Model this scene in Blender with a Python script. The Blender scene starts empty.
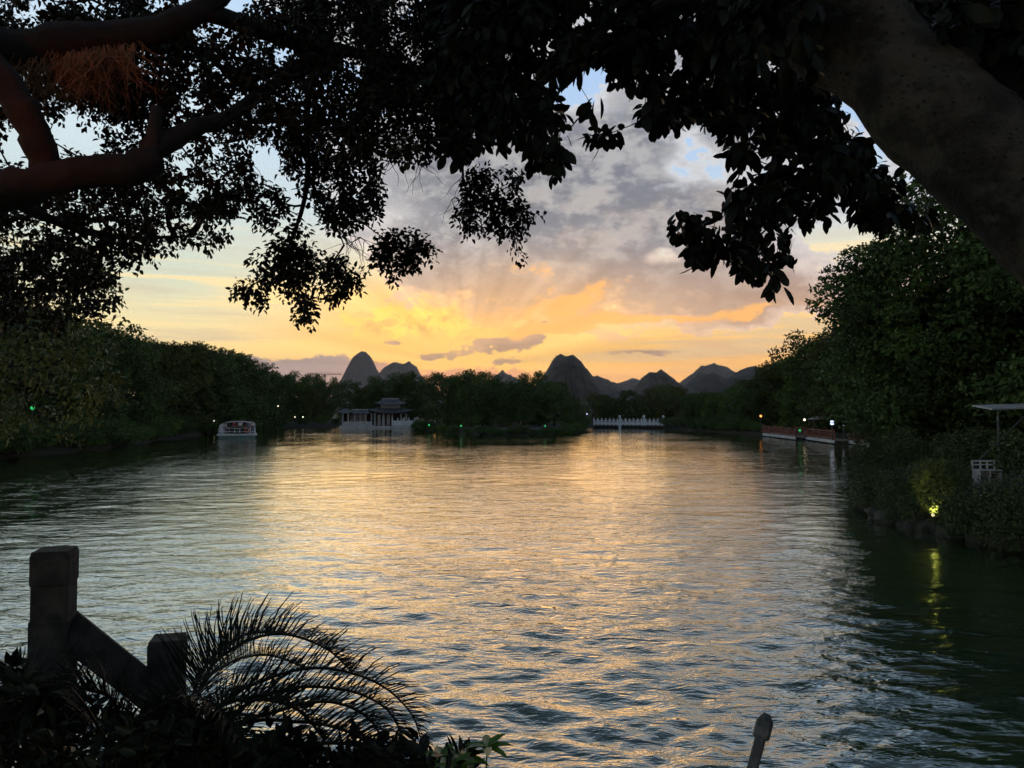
import bpy, bmesh, math, random
import numpy as np
from mathutils import Vector, Matrix
R = math.radians
rnd = random.Random(7)
rng = np.random.default_rng(11)
S = bpy.context.scene
COL = S.collection

# ------------------------------------------------------------------ camera
CAMH = 4.0
PITCH = R(1.70)
F = 773.0
cam = bpy.data.cameras.new('camera')
cam.sensor_width = 36.0
cam.lens = F / 1024.0 * 36.0
cam.clip_start = 0.05
cam.clip_end = 20000
camo = bpy.data.objects.new('camera', cam)
camo.location = (0, 0, CAMH)
camo.rotation_euler = (R(90) + PITCH, 0, 0)
COL.objects.link(camo)
S.camera = camo

# ------------------------------------------------------------------ colour
S.view_settings.view_transform = 'Standard'
S.view_settings.look = 'None'
S.view_settings.exposure = 0.72
S.view_settings.gamma = 1.0
S.view_settings.use_curve_mapping = False
S.cycles.use_adaptive_sampling = True; S.cycles.adaptive_threshold = 0.025; S.cycles.adaptive_min_samples = 20
S.cycles.max_bounces = 3; S.cycles.diffuse_bounces = 1; S.cycles.glossy_bounces = 2
SUN_AZ, SUN_EL = R(-3.6), R(4.0)

def lin(r, g, b):
    f = lambda c: (c / 255.0 / 12.92) if c / 255.0 < 0.04045 else ((c / 255.0 + 0.055) / 1.055) ** 2.4
    return (f(r), f(g), f(b), 1.0)

SKY2D = False
# node expression helper ---------------------------------------------
class X:
    nt = None
    def __init__(s, sock): s.s = sock
    @staticmethod
    def m(op, *a, clamp=False):
        n = X.nt.nodes.new('ShaderNodeMath'); n.operation = op; n.use_clamp = clamp
        for i, v in enumerate(a):
            if isinstance(v, X): X.nt.links.new(v.s, n.inputs[i])
            else: n.inputs[i].default_value = v
        return X(n.outputs[0])
    def __add__(s, o): return X.m('ADD', s, o)
    __radd__ = __add__
    def __mul__(s, o): return X.m('MULTIPLY', s, o)
    __rmul__ = __mul__
    def __sub__(s, o): return X.m('SUBTRACT', s, o)
    def __rsub__(s, o): return X.m('SUBTRACT', o, s)
    def __truediv__(s, o): return X.m('DIVIDE', s, o)
def sstep(x, a, b):
    n = X.nt.nodes.new('ShaderNodeMapRange'); n.interpolation_type = 'SMOOTHSTEP'
    X.nt.links.new(x.s, n.inputs[0])
    n.inputs[1].default_value = a; n.inputs[2].default_value = b
    return X(n.outputs[0])
def cmb(x, y, z):
    if SKY2D and not isinstance(z, X): x = x + z * 37.7; y = y + z * 11.3 if isinstance(y, X) else y
    n = X.nt.nodes.new('ShaderNodeCombineXYZ')
    for i, v in enumerate((x, y, z)):
        if isinstance(v, X): X.nt.links.new(v.s, n.inputs[i])
        else: n.inputs[i].default_value = v
    return n.outputs[0]
def noise(vec, scale, detail=4, rough=0.55, dist=0.0, dim='3D'):
    if SKY2D: dim = '2D'; detail = min(detail, 4.0)
    n = X.nt.nodes.new('ShaderNodeTexNoise'); n.noise_dimensions = dim
    if vec is not None: X.nt.links.new(vec, n.inputs['Vector'])
    n.inputs['Scale'].default_value = scale; n.inputs['Detail'].default_value = detail
    n.inputs['Roughness'].default_value = rough; n.inputs['Distortion'].default_value = dist
    return X(n.outputs['Fac'])
def ramp(x, pts):
    n = X.nt.nodes.new('ShaderNodeValToRGB'); X.nt.links.new(x.s, n.inputs[0])
    el = n.color_ramp.elements
    while len(el) < len(pts): el.new(0.5)
    for e, (p, c) in zip(el, sorted(pts, key=lambda t: t[0])): e.position = p; e.color = c
    return n.outputs[0]
def mixc(f, a, b, blend='MIX'):
    n = X.nt.nodes.new('ShaderNodeMix'); n.data_type = 'RGBA'; n.blend_type = blend
    if isinstance(f, X): X.nt.links.new(f.s, n.inputs[0])
    else: n.inputs[0].default_value = f
    for i, v in ((6, a), (7, b)):
        if isinstance(v, tuple): n.inputs[i].default_value = v
        else: X.nt.links.new(v, n.inputs[i])
    return n.outputs[2]
def scalec(c, f):
    n = X.nt.nodes.new('ShaderNodeVectorMath'); n.operation = 'SCALE'
    if isinstance(c, tuple): n.inputs[0].default_value = c[:3]
    else: X.nt.links.new(c, n.inputs[0])
    if isinstance(f, X): X.nt.links.new(f.s, n.inputs[3])
    else: n.inputs[3].default_value = f
    return n.outputs[0]
def addc(a, b):
    n = X.nt.nodes.new('ShaderNodeVectorMath'); n.operation = 'ADD'
    X.nt.links.new(a, n.inputs[0]); X.nt.links.new(b, n.inputs[1])
    return n.outputs[0]

# ------------------------------------------------------------------ sky
def make_world():
    w = bpy.data.worlds.new('World'); S.world = w; w.use_nodes = True
    nt = w.node_tree; X.nt = nt
    bg = nt.nodes['Background']; bg.inputs[1].default_value = 0.1
    tc = nt.nodes.new('ShaderNodeTexCoord'); sep = nt.nodes.new('ShaderNodeSeparateXYZ')
    nt.links.new(tc.outputs['Generated'], sep.inputs[0])
    x, y, z = X(sep.outputs[0]), X(sep.outputs[1]), X(sep.outputs[2])
    u = X.m('ARCTAN2', x, y) * 57.2958            # azimuth, degrees
    v = X.m('ARCSINE', z) * 57.2958               # elevation, degrees
    def U(px): return math.degrees(math.atan((px - 512) / F))
    def V(py): return (407 - py) / F * 57.3
    # slow warps that break up every outline
    n1 = noise(cmb(u * 0.06, v * 0.11, 1.3), 1.0, 3, 0.5) - 0.5
    n2 = noise(cmb(u * 0.06, v * 0.11, 7.7), 1.0, 3, 0.5) - 0.5
    fine = noise(cmb(u * 0.22, v * 0.42, 3.1), 1.0, 4, 0.62, 0.0) - 0.5
    puff = noise(cmb(u * 0.55, v * 0.95, 9.1), 1.0, 4, 0.6, 0.0) - 0.5
    crisp = noise(cmb(u * 1.3, v * 2.4, 15.0), 1.0, 3, 0.6) - 0.5
    uw = u + n1 * 9.0 + fine * 2.0
    vw = v + n2 * 5.0 + fine * 1.2
    def blob(px, py, rx, ry, uu=None, vv=None, rot=0.0):
        uu = uw if uu is None else uu; vv = vw if vv is None else vv
        a = uu - U(px); b = vv - V(py)
        c, s_ = math.cos(rot), math.sin(rot)
        a2 = a * c + b * s_; b2 = b * c - a * s_
        p = (a2 / (rx * 0.0741)); q = (b2 / (ry * 0.0741))
        return X.m('EXPONENT', (p * p + q * q) * -1.0)
    # clear sky by elevation
    t = (v + n2 * 2.0) / 45.0
    warm = ramp(t, [(0.0, lin(236, 160, 112)), (0.06, lin(238, 174, 98)), (0.12, lin(238, 190, 112)),
                    (0.19, lin(222, 202, 158)), (0.28, lin(182, 192, 192)), (0.40, lin(154, 178, 206)), (0.62, lin(146, 174, 208)), (0.80, lin(92, 112, 138)), (1.0, lin(74, 88, 108))])
    cool = ramp(t, [(0.0, lin(222, 172, 130)), (0.07, lin(236, 200, 138)), (0.13, lin(226, 208, 156)),
                    (0.20, lin(190, 196, 176)), (0.30, lin(178, 192, 192)), (0.45, lin(184, 200, 210)), (0.62, lin(164, 188, 212)), (0.80, lin(98, 116, 138)), (1.0, lin(74, 88, 108))])
    side = sstep(u, -24.0, -8.0)
    col = mixc(side, cool, warm)
    # horizontal streaks low in the west
    st = noise(cmb(u * 0.035, v * 0.75, 4.4), 1.0, 5, 0.6, 0.2)
    lowband = X.m('MULTIPLY', sstep(v, 1.5, 4.0), 1.0 - sstep(v, 9.0, 14.0))
    col = mixc(sstep(st, 0.50, 0.66) * lowband * 0.55, col, lin(186, 172, 150))
    col = mixc(sstep(st, 0.50, 0.36) * lowband * 0.45, col, lin(255, 214, 132))
    # sun glow
    g1 = X.m('ADD', blob(450, 345, 150, 42, u, v), blob(440, 318, 75, 34) * 0.8)
    col = mixc(X.m('MINIMUM', g1 * 0.85, 1.0), col, (0.86, 0.50, 0.13, 1))
    # gold mackerel clouds beside the hidden sun
    gm = blob(410, 322, 85, 22, u, v)
    col = mixc(sstep(puff + gm * 0.45, 0.28, 0.42) * sstep(gm, 0.1, 0.5) * 0.9, col, (1.0, 0.60, 0.12, 1))
    col = mixc(sstep(puff * -1.0 + gm * 0.32, 0.24, 0.42) * 0.55, col, lin(205, 160, 95))
    # large grey cloud mass
    big = blob(600, 200, 190, 95) * 0.95 + blob(710, 268, 190, 52, rot=-0.15) * 0.9 + blob(800, 318, 190, 22) * 0.5 \
        + blob(450, 185, 120, 80) * 0.72 + blob(500, 268, 110, 22) * 0.6 + blob(940, 200, 200, 45) * 0.45 + blob(560, 40, 260, 60) * 0.5 \
        + blob(606, 96, 44, 22) * -0.85 + blob(650, 258, 30, 8) * -0.5 + blob(716, 160, 40, 13, rot=-0.5) * -0.5 + blob(690, 176, 20, 9) * -0.4 + blob(835, 262, 70, 30) * -0.65 + blob(700, 110, 120, 50) * 0.5 + blob(330, 60, 90, 40) * 0.4 + blob(655, 262, 26, 9) * -0.6
    band = noise(cmb(u * 0.045, v * 0.16, 5.5), 1.0, 3, 0.6, 0.0) - 0.5
    dens = big + fine * 1.1 + puff * 0.6 + crisp * 0.3 + n1 * 0.35 + band * 0.9 + 0.02
    m = sstep(dens, 0.38, 0.53)
    thick = sstep(dens, 0.42, 1.0)
    lowness = 1.0 - sstep(v, 5.5, 13.5)
    nearsun = X.m('EXPONENT', (X.m('POWER', X.m('ABSOLUTE', (u - U(520)) / 13.0), 2.0) + X.m('POWER', X.m('ABSOLUTE', (v - 6.0) / 5.5), 2.0)) * -1.0)
    thick = thick * (1.0 - X.m('MINIMUM', nearsun, 1.0) * 0.45)
    shade = mixc(sstep(fine + puff * 0.7 + crisp * 0.3, -0.16, 0.2), lin(103, 107, 118), lin(152, 152, 154))
    shade = mixc(lowness * 0.8, shade, lin(180, 138, 106))
    pink = sstep(n2 + fine * 0.5, 0.0, 0.2) * (1.0 - sstep(v, 12.0, 19.0))
    shade = mixc(pink * 0.22, shade, lin(184, 152, 128))
    edge = mixc(nearsun, lin(184, 186, 190), (0.86, 0.48, 0.16, 1))
    edge = mixc(lowness * 0.35, edge, lin(248, 178, 108))
    col = mixc(m, col, mixc(thick, edge, shade))
    # burning undersides right of the sun
    under = blob(560, 290, 70, 15, rot=0.15) + blob(570, 318, 70, 13) * 0.8 + blob(700, 322, 190, 8) * 0.75 + blob(520, 262, 70, 8) * 0.5
    col = mixc(sstep(under + fine * 1.3 + puff * 0.8 + crisp * 0.3, 0.48, 0.90) * 0.9, col, (0.86, 0.41, 0.11, 1))
    # veil of rose over the right-hand horizon
    veil = sstep(noise(cmb(u * 0.06, v * 0.5, 12.0), 1.0, 6, 0.6, 0.3), 0.48, 0.66) * (1.0 - sstep(v, 5.0, 8.5)) * sstep(u, -2.0, 5.0)
    col = mixc(veil * 0.5, col, lin(206, 158, 112))
    # low bank of cloud along the horizon, left of the sun
    top = 2.9 + (puff * 1.5) + fine * 1.6 + sstep(u, U(420), U(350)) * 0.9
    bank = sstep(top - v, 0.0, 0.35) * (1.0 - sstep(u, U(500), U(560))) * sstep(u, U(120), U(240))
    bankcol = mixc(sstep(u, U(330), U(430)), lin(140, 127, 134), lin(206, 138, 112))
    bankcol = mixc(sstep(v, 0.5, 3.0), mixc(0.5, bankcol, lin(186, 140, 124)), bankcol)
    col = mixc(bank * 0.9, col, bankcol)
    # small dark puffs
    sm = blob(497, 345, 40, 9, u + puff * 2.5, v + puff * 1.5) * 1.1 + blob(538, 338, 12, 5, u, v + puff) * 0.8 + blob(390, 344, 14, 3.5, u + puff, v) * 0.9 \
        + blob(508, 362, 26, 4, u, v + puff) * 0.8 + blob(440, 356, 34, 4, u, v + puff) * 0.7 + blob(640, 352, 60, 4, u, v + puff) * 0.6 + blob(545, 322, 12, 3, u, v) * 0.7
    col = mixc(sstep(sm + puff * 1.2, 0.40, 0.72) * 0.8, col, mixc(sstep(fine, -0.1, 0.15), lin(130, 108, 112), lin(176, 140, 124)))
    # crepuscular rays fanning out of the hidden sun
    ang = X.m('ARCTAN2', v - V(366), u - U(468))
    rr = X.m('SQRT', (u - U(468)) * (u - U(468)) + (v - V(366)) * (v - V(366)))
    rays = noise(cmb(ang * 5.5, 2.0, 0.0), 1.0, 3, 0.5) - 0.5
    rf = sstep(rr, 2.0, 5.0) * (1.0 - sstep(rr, 11.0, 18.0))
    bright = 1.0 + rays * rf * 0.6
    col = scalec(col, bright)
    # night already rising behind the viewer
    d = y * math.cos(SUN_AZ) + x * math.sin(SUN_AZ)
    back = 0.60 + sstep(d, -0.2, 0.85) * 0.40
    zen = 1.0 - sstep(v, 55.0, 80.0) * 0.3
    col = scalec(col, back * zen * 0.94)
    below = sstep(v, -3.0, -0.2)
    col = mixc(below, (0.02, 0.025, 0.02, 1), col)
    # physical twilight sky under the clouds' colours
    sky = nt.nodes.new('ShaderNodeTexSky'); sky.sky_type = 'NISHITA'; sky.sun_disc = False
    sky.sun_elevation = SUN_EL; sky.sun_rotation = SUN_AZ
    sky.altitude = 150; sky.air_density = 1.0; sky.dust_density = 2.0
    final = addc(scalec(col, 9.6), scalec(sky.outputs[0], 0.02))
    nt.links.new(final, bg.inputs[0])
    w.cycles.sampling_method = 'NONE'      # broad soft sky, no disc
SKY2D = True
make_world()
SKY2D = False

# ------------------------------------------------------------------ sun, low behind the cloud
sun = bpy.data.lights.new('sun', 'SUN'); sun.energy = 0.11; sun.angle = R(30); sun.color = (1.0, 0.62, 0.32)
suno = bpy.data.objects.new('sun', sun); COL.objects.link(suno)
sd = Vector((math.sin(SUN_AZ) * math.cos(SUN_EL), math.cos(SUN_AZ) * math.cos(SUN_EL), math.sin(SUN_EL)))
suno.rotation_euler = sd.to_track_quat('Z', 'Y').to_euler()

# ------------------------------------------------------------------ helpers
def at(px, py, Y):
    cx = (px - 512) / F; cy = (384 - py) / F
    wy = math.cos(PITCH) - math.sin(PITCH) * cy
    wz = math.sin(PITCH) + math.cos(PITCH) * cy
    k = Y / wy
    return Vector((cx * k, Y, CAMH + wz * k))
def onz(px, py, z=0.0):
    p = at(px, py, 1.0); d = p - Vector((0, 0, CAMH))
    k = (z - CAMH) / d.z
    return Vector((d.x * k, d.y * k, z))
def tag(o, label=None, cat=None, group=None, kind=None):
    if label: o['label'] = label
    if cat: o['category'] = cat
    if group: o['group'] = group
    if kind: o['kind'] = kind
    return o
def empty(name, loc, rz=0.0):
    o = bpy.data.objects.new(name, None); COL.objects.link(o)
    o.location = loc; o.rotation_euler = (0, 0, rz); o.empty_display_size = 0.2
    return o
def link(name, me, parent=None):
    o = bpy.data.objects.new(name, me); COL.objects.link(o)
    if parent is not None: o.parent = parent
    return o
def mesh_np(name, V_, F_, mat, smooth=False):
    V_ = np.asarray(V_, dtype=np.float32); F_ = np.asarray(F_, dtype=np.int32)
    me = bpy.data.meshes.new(name)
    nf, k = F_.shape
    me.vertices.add(len(V_)); me.vertices.foreach_set('co', V_.ravel())
    me.loops.add(nf * k); me.loops.foreach_set('vertex_index', F_.ravel())
    me.polygons.add(nf); me.polygons.foreach_set('loop_start', np.arange(0, nf * k, k, dtype=np.int32))
    me.polygons.foreach_set('loop_total', np.full(nf, k, dtype=np.int32))
    if smooth: me.polygons.foreach_set('use_smooth', np.ones(nf, dtype=bool))
    me.update(calc_edges=True)
    if mat: me.materials.append(mat)
    return me
def copy_tree(o, parent=None):
    c = o.copy(); COL.objects.link(c)
    if parent is not None: c.parent = parent
    for ch in [q for q in KIDS.get(o.name, [])]:
        d = ch.copy(); COL.objects.link(d); d.parent = c
        for g in KIDS.get(ch.name, []):
            e = g.copy(); COL.objects.link(e); e.parent = d
    return c
KIDS = {}
def kid(parent, o):
    KIDS.setdefault(parent.name, []).append(o); return o

class MB:
    """collects boxes, tubes and lathes into one mesh"""
    def __init__(s): s.v = []; s.f = []
    def add(s, v, f):
        b = len(s.v); s.v += [tuple(p) for p in v]; s.f += [tuple(i + b for i in q) for q in f]
    def box(s, c, d, rz=0.0, M=None, taper=1.0):
        c = Vector(c); hx, hy, hz = d[0] / 2, d[1] / 2, d[2] / 2
        vs = []
        for z in (-1, 1):
            k = taper if z > 0 else 1.0
            for x, y in ((-1, -1), (1, -1), (1, 1), (-1, 1)):
                p = Vector((x * hx * k, y * hy * k, z * hz))
                p = (M @ p) if M is not None else Matrix.Rotation(rz, 3, 'Z') @ p
                vs.append(c + p)
        s.add(vs, [(3, 2, 1, 0), (4, 5, 6, 7), (0, 1, 5, 4), (1, 2, 6, 5), (2, 3, 7, 6), (3, 0, 4, 7)])
    def tube(s, pts, rad, n=8, cap=True):
        pts = [Vector(p) for p in pts]; N = len(pts)
        if not hasattr(rad, '__len__'): rad = [rad] * N
        ref = Vector((0.13, 0.31, 1)).normalized()
        vs = []; prev = None
        for i, p in enumerate(pts):
            t = (pts[min(i + 1, N - 1)] - pts[max(i - 1, 0)]).normalized()
            if prev is None:
                a = t.cross(ref)
                if a.length < 0.1: a = t.cross(Vector((1, 0, 0)))
                a.normalize()
            else:
                a = (prev - t * prev.dot(t))
                a = a.normalized() if a.length > 1e-6 else t.orthogonal().normalized()
            prev = a; b = t.cross(a)
            for k in range(n):
                q = 2 * math.pi * k / n
                vs.append(p + (a * math.cos(q) + b * math.sin(q)) * rad[i])
        fs = []
        for i in range(N - 1):
            for k in range(n):
                k2 = (k + 1) % n
                fs.append((i * n + k, i * n + k2, (i + 1) * n + k2, (i + 1) * n + k))
        if cap: fs.append(tuple(range(n - 1, -1, -1))); fs.append(tuple((N - 1) * n + k for k in range(n)))
        s.add(vs, fs)
    def bar(s, a, b, r, n=6): s.tube([a, b], r, n)
    def lathe(s, c, prof, n=12):
        c = Vector(c); vs = []; m = len(prof)
        for r, z in prof:
            for k in range(n):
                q = 2 * math.pi * k / n
                vs.append(c + Vector((r * math.cos(q), r * math.sin(q), z)))
        fs = [(i * n + k, i * n + (k + 1) % n, (i + 1) * n + (k + 1) % n, (i + 1) * n + k) for i in range(m - 1) for k in range(n)]
        fs.append(tuple(range(n - 1, -1, -1))); fs.append(tuple((m - 1) * n + k for k in range(n)))
        s.add(vs, fs)
    def build(s, name, mat, parent=None, smooth=False, bevel=0.0):
        me = bpy.data.meshes.new(name); me.from_pydata(s.v, [], s.f); me.update()
        if mat: me.materials.append(mat)
        if smooth: me.polygons.foreach_set('use_smooth', [True] * len(me.polygons))
        o = link(name, me, parent)
        if bevel > 0:
            b = o.modifiers.new('bevel', 'BEVEL'); b.width = bevel; b.segments = 2
        if parent is not None: kid(parent, o)
        return o

# ------------------------------------------------------------------ materials
def mat(name, c1, c2=None, scale=3.0, rough=0.7, bump=0.0, bscale=20.0, spec=0.5, metal=0.0, coord='Object', emit=None, estr=0.0, rnd_=0.0):
    m = bpy.data.materials.new(name); m.use_nodes = True
    nt = m.node_tree; X.nt = nt; b = nt.nodes['Principled BSDF']
    b.inputs['Roughness'].default_value = rough; b.inputs['Specular IOR Level'].default_value = spec
    b.inputs['Metallic'].default_value = metal
    c1 = tuple(c1) + ((1,) if len(c1) == 3 else ()); c2 = c1 if c2 is None else tuple(c2) + ((1,) if len(c2) == 3 else ())
    tc = nt.nodes.new('ShaderNodeTexCoord')
    f = noise(tc.outputs[coord], scale, 5, 0.6)
    col = mixc(sstep(f, 0.36, 0.64), c1, c2)
    if rnd_:
        oi = nt.nodes.new('ShaderNodeObjectInfo')
        col = scalec(col, X(oi.outputs['Random']) * rnd_ + (1 - rnd_ / 2))
    nt.links.new(col, b.inputs['Base Color'])
    if bump:
        bn = nt.nodes.new('ShaderNodeBump'); bn.inputs['Strength'].default_value = bump; bn.inputs['Distance'].default_value = 0.02
        nt.links.new(noise(tc.outputs[coord], bscale, 5, 0.65).s, bn.inputs['Height']); nt.links.new(bn.outputs[0], b.inputs['Normal'])
    if emit:
        b.inputs['Emission Color'].default_value = tuple(emit) + (1,); b.inputs['Emission Strength'].default_value = estr
    return m

def leafmat(name, c1, c2, scale=0.6, rough=0.6, spec=0.2, rnd_=0.35, trans=0.0):
    m = mat(name, c1, c2, scale, rough, spec=spec, rnd_=rnd_)
    return m

M = {
 'leaf_far': leafmat('far foliage', (0.048, 0.086, 0.026), (0.080, 0.140, 0.036), 0.45),
 'leaf_far2': leafmat('far foliage olive', (0.060, 0.080, 0.024), (0.100, 0.130, 0.032), 0.45),
 'leaf_far3': leafmat('far foliage bright', (0.065, 0.12, 0.026), (0.10, 0.18, 0.036), 0.45),
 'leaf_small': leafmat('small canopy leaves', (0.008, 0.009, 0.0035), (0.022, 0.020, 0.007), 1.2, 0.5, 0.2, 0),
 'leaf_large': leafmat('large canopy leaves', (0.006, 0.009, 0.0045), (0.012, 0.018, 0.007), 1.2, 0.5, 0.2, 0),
 'leaf_bush': leafmat('bush leaves', (0.045, 0.070, 0.024), (0.085, 0.12, 0.040), 0.8, 0.5, 0.25, 0.3),
 'leaf_silver': leafmat('silvery bush leaves', (0.05, 0.065, 0.04), (0.13, 0.15, 0.11), 1.6, 0.5, 0.4, 0.2),
 'leaf_olive': leafmat('olive leaves', (0.10, 0.11, 0.022), (0.18, 0.19, 0.036), 0.9, 0.5, 0.35, 0.2),
 'leaf_fresh': leafmat('fresh shrub leaves', (0.09, 0.17, 0.02), (0.14, 0.24, 0.03), 3.0, 0.4, 0.5, 0),
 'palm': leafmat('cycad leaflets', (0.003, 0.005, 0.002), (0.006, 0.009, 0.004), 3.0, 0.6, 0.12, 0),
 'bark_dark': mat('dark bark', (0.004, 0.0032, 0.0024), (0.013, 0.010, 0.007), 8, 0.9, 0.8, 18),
 'bark_far': mat('far bark', (0.03, 0.025, 0.02), (0.06, 0.05, 0.04), 2, 0.9),
 'twig': mat('dry twigs', (0.12, 0.07, 0.035), (0.22, 0.12, 0.06), 12, 0.9),
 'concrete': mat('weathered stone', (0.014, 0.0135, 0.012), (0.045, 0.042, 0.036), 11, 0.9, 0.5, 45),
 'pale_stone': mat('pale stone', (0.36, 0.37, 0.38), (0.5, 0.51, 0.52), 1.5, 0.8, 0.2, 10),
 'white': mat('white paint', (0.62, 0.64, 0.67), (0.75, 0.77, 0.80), 2.0, 0.5),
 'rail_white': mat('white marble', (0.55, 0.60, 0.66), (0.70, 0.74, 0.80), 2.0, 0.6),
 'tile': mat('grey roof tile', (0.075, 0.080, 0.085), (0.13, 0.135, 0.14), 3.0, 0.7, 0.6, 8),
 'ridge': mat('ridge mortar', (0.32, 0.33, 0.34), (0.45, 0.46, 0.46), 3.0, 0.8),
 'dark_wood': mat('dark timber', (0.035, 0.022, 0.016), (0.07, 0.04, 0.03), 5.0, 0.7),
 'red_wood': mat('red brown painted wood', (0.16, 0.045, 0.03), (0.26, 0.085, 0.055), 4.0, 0.6),
 'deck': mat('grey timber deck', (0.16, 0.13, 0.10), (0.28, 0.23, 0.18), 4.0, 0.85),
 'rock': mat('shore rock', (0.02, 0.02, 0.017), (0.055, 0.052, 0.044), 2.0, 0.9, 0.7, 9),
 'metal': mat('galvanised steel', (0.05, 0.055, 0.05), (0.12, 0.125, 0.12), 20, 0.5, 0.3, 60, metal=0.3),
 'glass': mat('dark window glass', (0.02, 0.025, 0.03), (0.03, 0.035, 0.04), 1.0, 0.08),
 'hull': mat('boat hull paint', (0.45, 0.52, 0.56), (0.62, 0.68, 0.70), 1.5, 0.4),
 'teal': mat('teal boat trim', (0.10, 0.20, 0.22), (0.14, 0.26, 0.28), 1.5, 0.5),
 'crane': mat('crane steel', (0.16, 0.15, 0.15), (0.2, 0.19, 0.19), 1.0, 0.6),
 'skin': mat('skin', (0.42, 0.26, 0.19), (0.5, 0.32, 0.24), 5, 0.6),
 'hair': mat('black hair', (0.012, 0.010, 0.010), (0.02, 0.016, 0.014), 8, 0.5),
 'shirt_red': mat('red shirt', (0.40, 0.02, 0.03), (0.5, 0.03, 0.05), 5, 0.8),
 'shirt_white': mat('white shirt', (0.62, 0.63, 0.66), (0.75, 0.76, 0.78), 5, 0.8),
 'shirt_blue': mat('blue shirt', (0.08, 0.13, 0.30), (0.12, 0.18, 0.38), 5, 0.8),
 'trousers': mat('dark trousers', (0.03, 0.03, 0.04), (0.05, 0.05, 0.06), 5, 0.8),
 'lifebuoy': mat('orange buoy', (0.7, 0.14, 0.03), (0.8, 0.2, 0.05), 5, 0.5),
 'bulb_white': mat('white lamp glass', (0.8, 0.8, 0.8), emit=(1.0, 0.86, 0.62), estr=2),
 'bulb_warm': mat('warm floodlight glass', (0.8, 0.8, 0.6), emit=(1.0, 0.85, 0.4), estr=0.9),
 'bulb_green': mat('green lamp glass', (0.1, 0.6, 0.2), emit=(0.05, 1.0, 0.25), estr=0.25),
 'bulb_orange': mat('orange lamp glass', (0.9, 0.4, 0.2), emit=(1.0, 0.30, 0.06), estr=1.6),
 'bulb_blue': mat('cool white lamp glass', (0.8, 0.8, 0.9), emit=(0.62, 0.70, 1.0), estr=1.1),
}

# pale mottled bark of the leaning trunk
def bark_pale():
    m = mat('pale mottled bark', (0.10, 0.095, 0.08), (0.20, 0.19, 0.165), 5.0, 0.9)
    nt = m.node_tree; X.nt = nt; b = nt.nodes['Principled BSDF']
    tc = nt.nodes.new('ShaderNodeTexCoord'); o = tc.outputs['Object']
    base = mixc(sstep(noise(o, 3.2, 5, 0.65), 0.38, 0.60), lin(24, 22, 17), lin(76, 72, 62))
    base = mixc(sstep(noise(o, 1.7, 3, 0.6, 0.5), 0.54, 0.66) * 0.8, base, lin(26, 24, 19)); base = mixc(sstep(noise(o, 9.0, 4, 0.65), 0.55, 0.62) * 0.6, base, lin(32, 29, 23)); base = mixc(sstep(noise(o, 5.5, 4, 0.7), 0.60, 0.68) * 0.5, base, lin(92, 89, 80))
    vo = nt.nodes.new('ShaderNodeTexVoronoi'); vo.inputs['Scale'].default_value = 26; nt.links.new(o, vo.inputs[0])
    sp = 1.0 - sstep(X(vo.outputs['Distance']) + noise(o, 9, 2) * 0.35, 0.30, 0.42)
    base = mixc(sp * 0.75, base, lin(30, 26, 20))
    nt.links.new(base, b.inputs['Base Color'])
    bn = nt.nodes.new('ShaderNodeBump'); bn.inputs['Strength'].default_value = 0.9; bn.inputs['Distance'].default_value = 0.06
    h = noise(o, 14, 6, 0.7) + sp * -0.4
    nt.links.new(h.s, bn.inputs['Height']); nt.links.new(bn.outputs[0], b.inputs['Normal'])
    return m
M['bark_pale'] = bark_pale()

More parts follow.
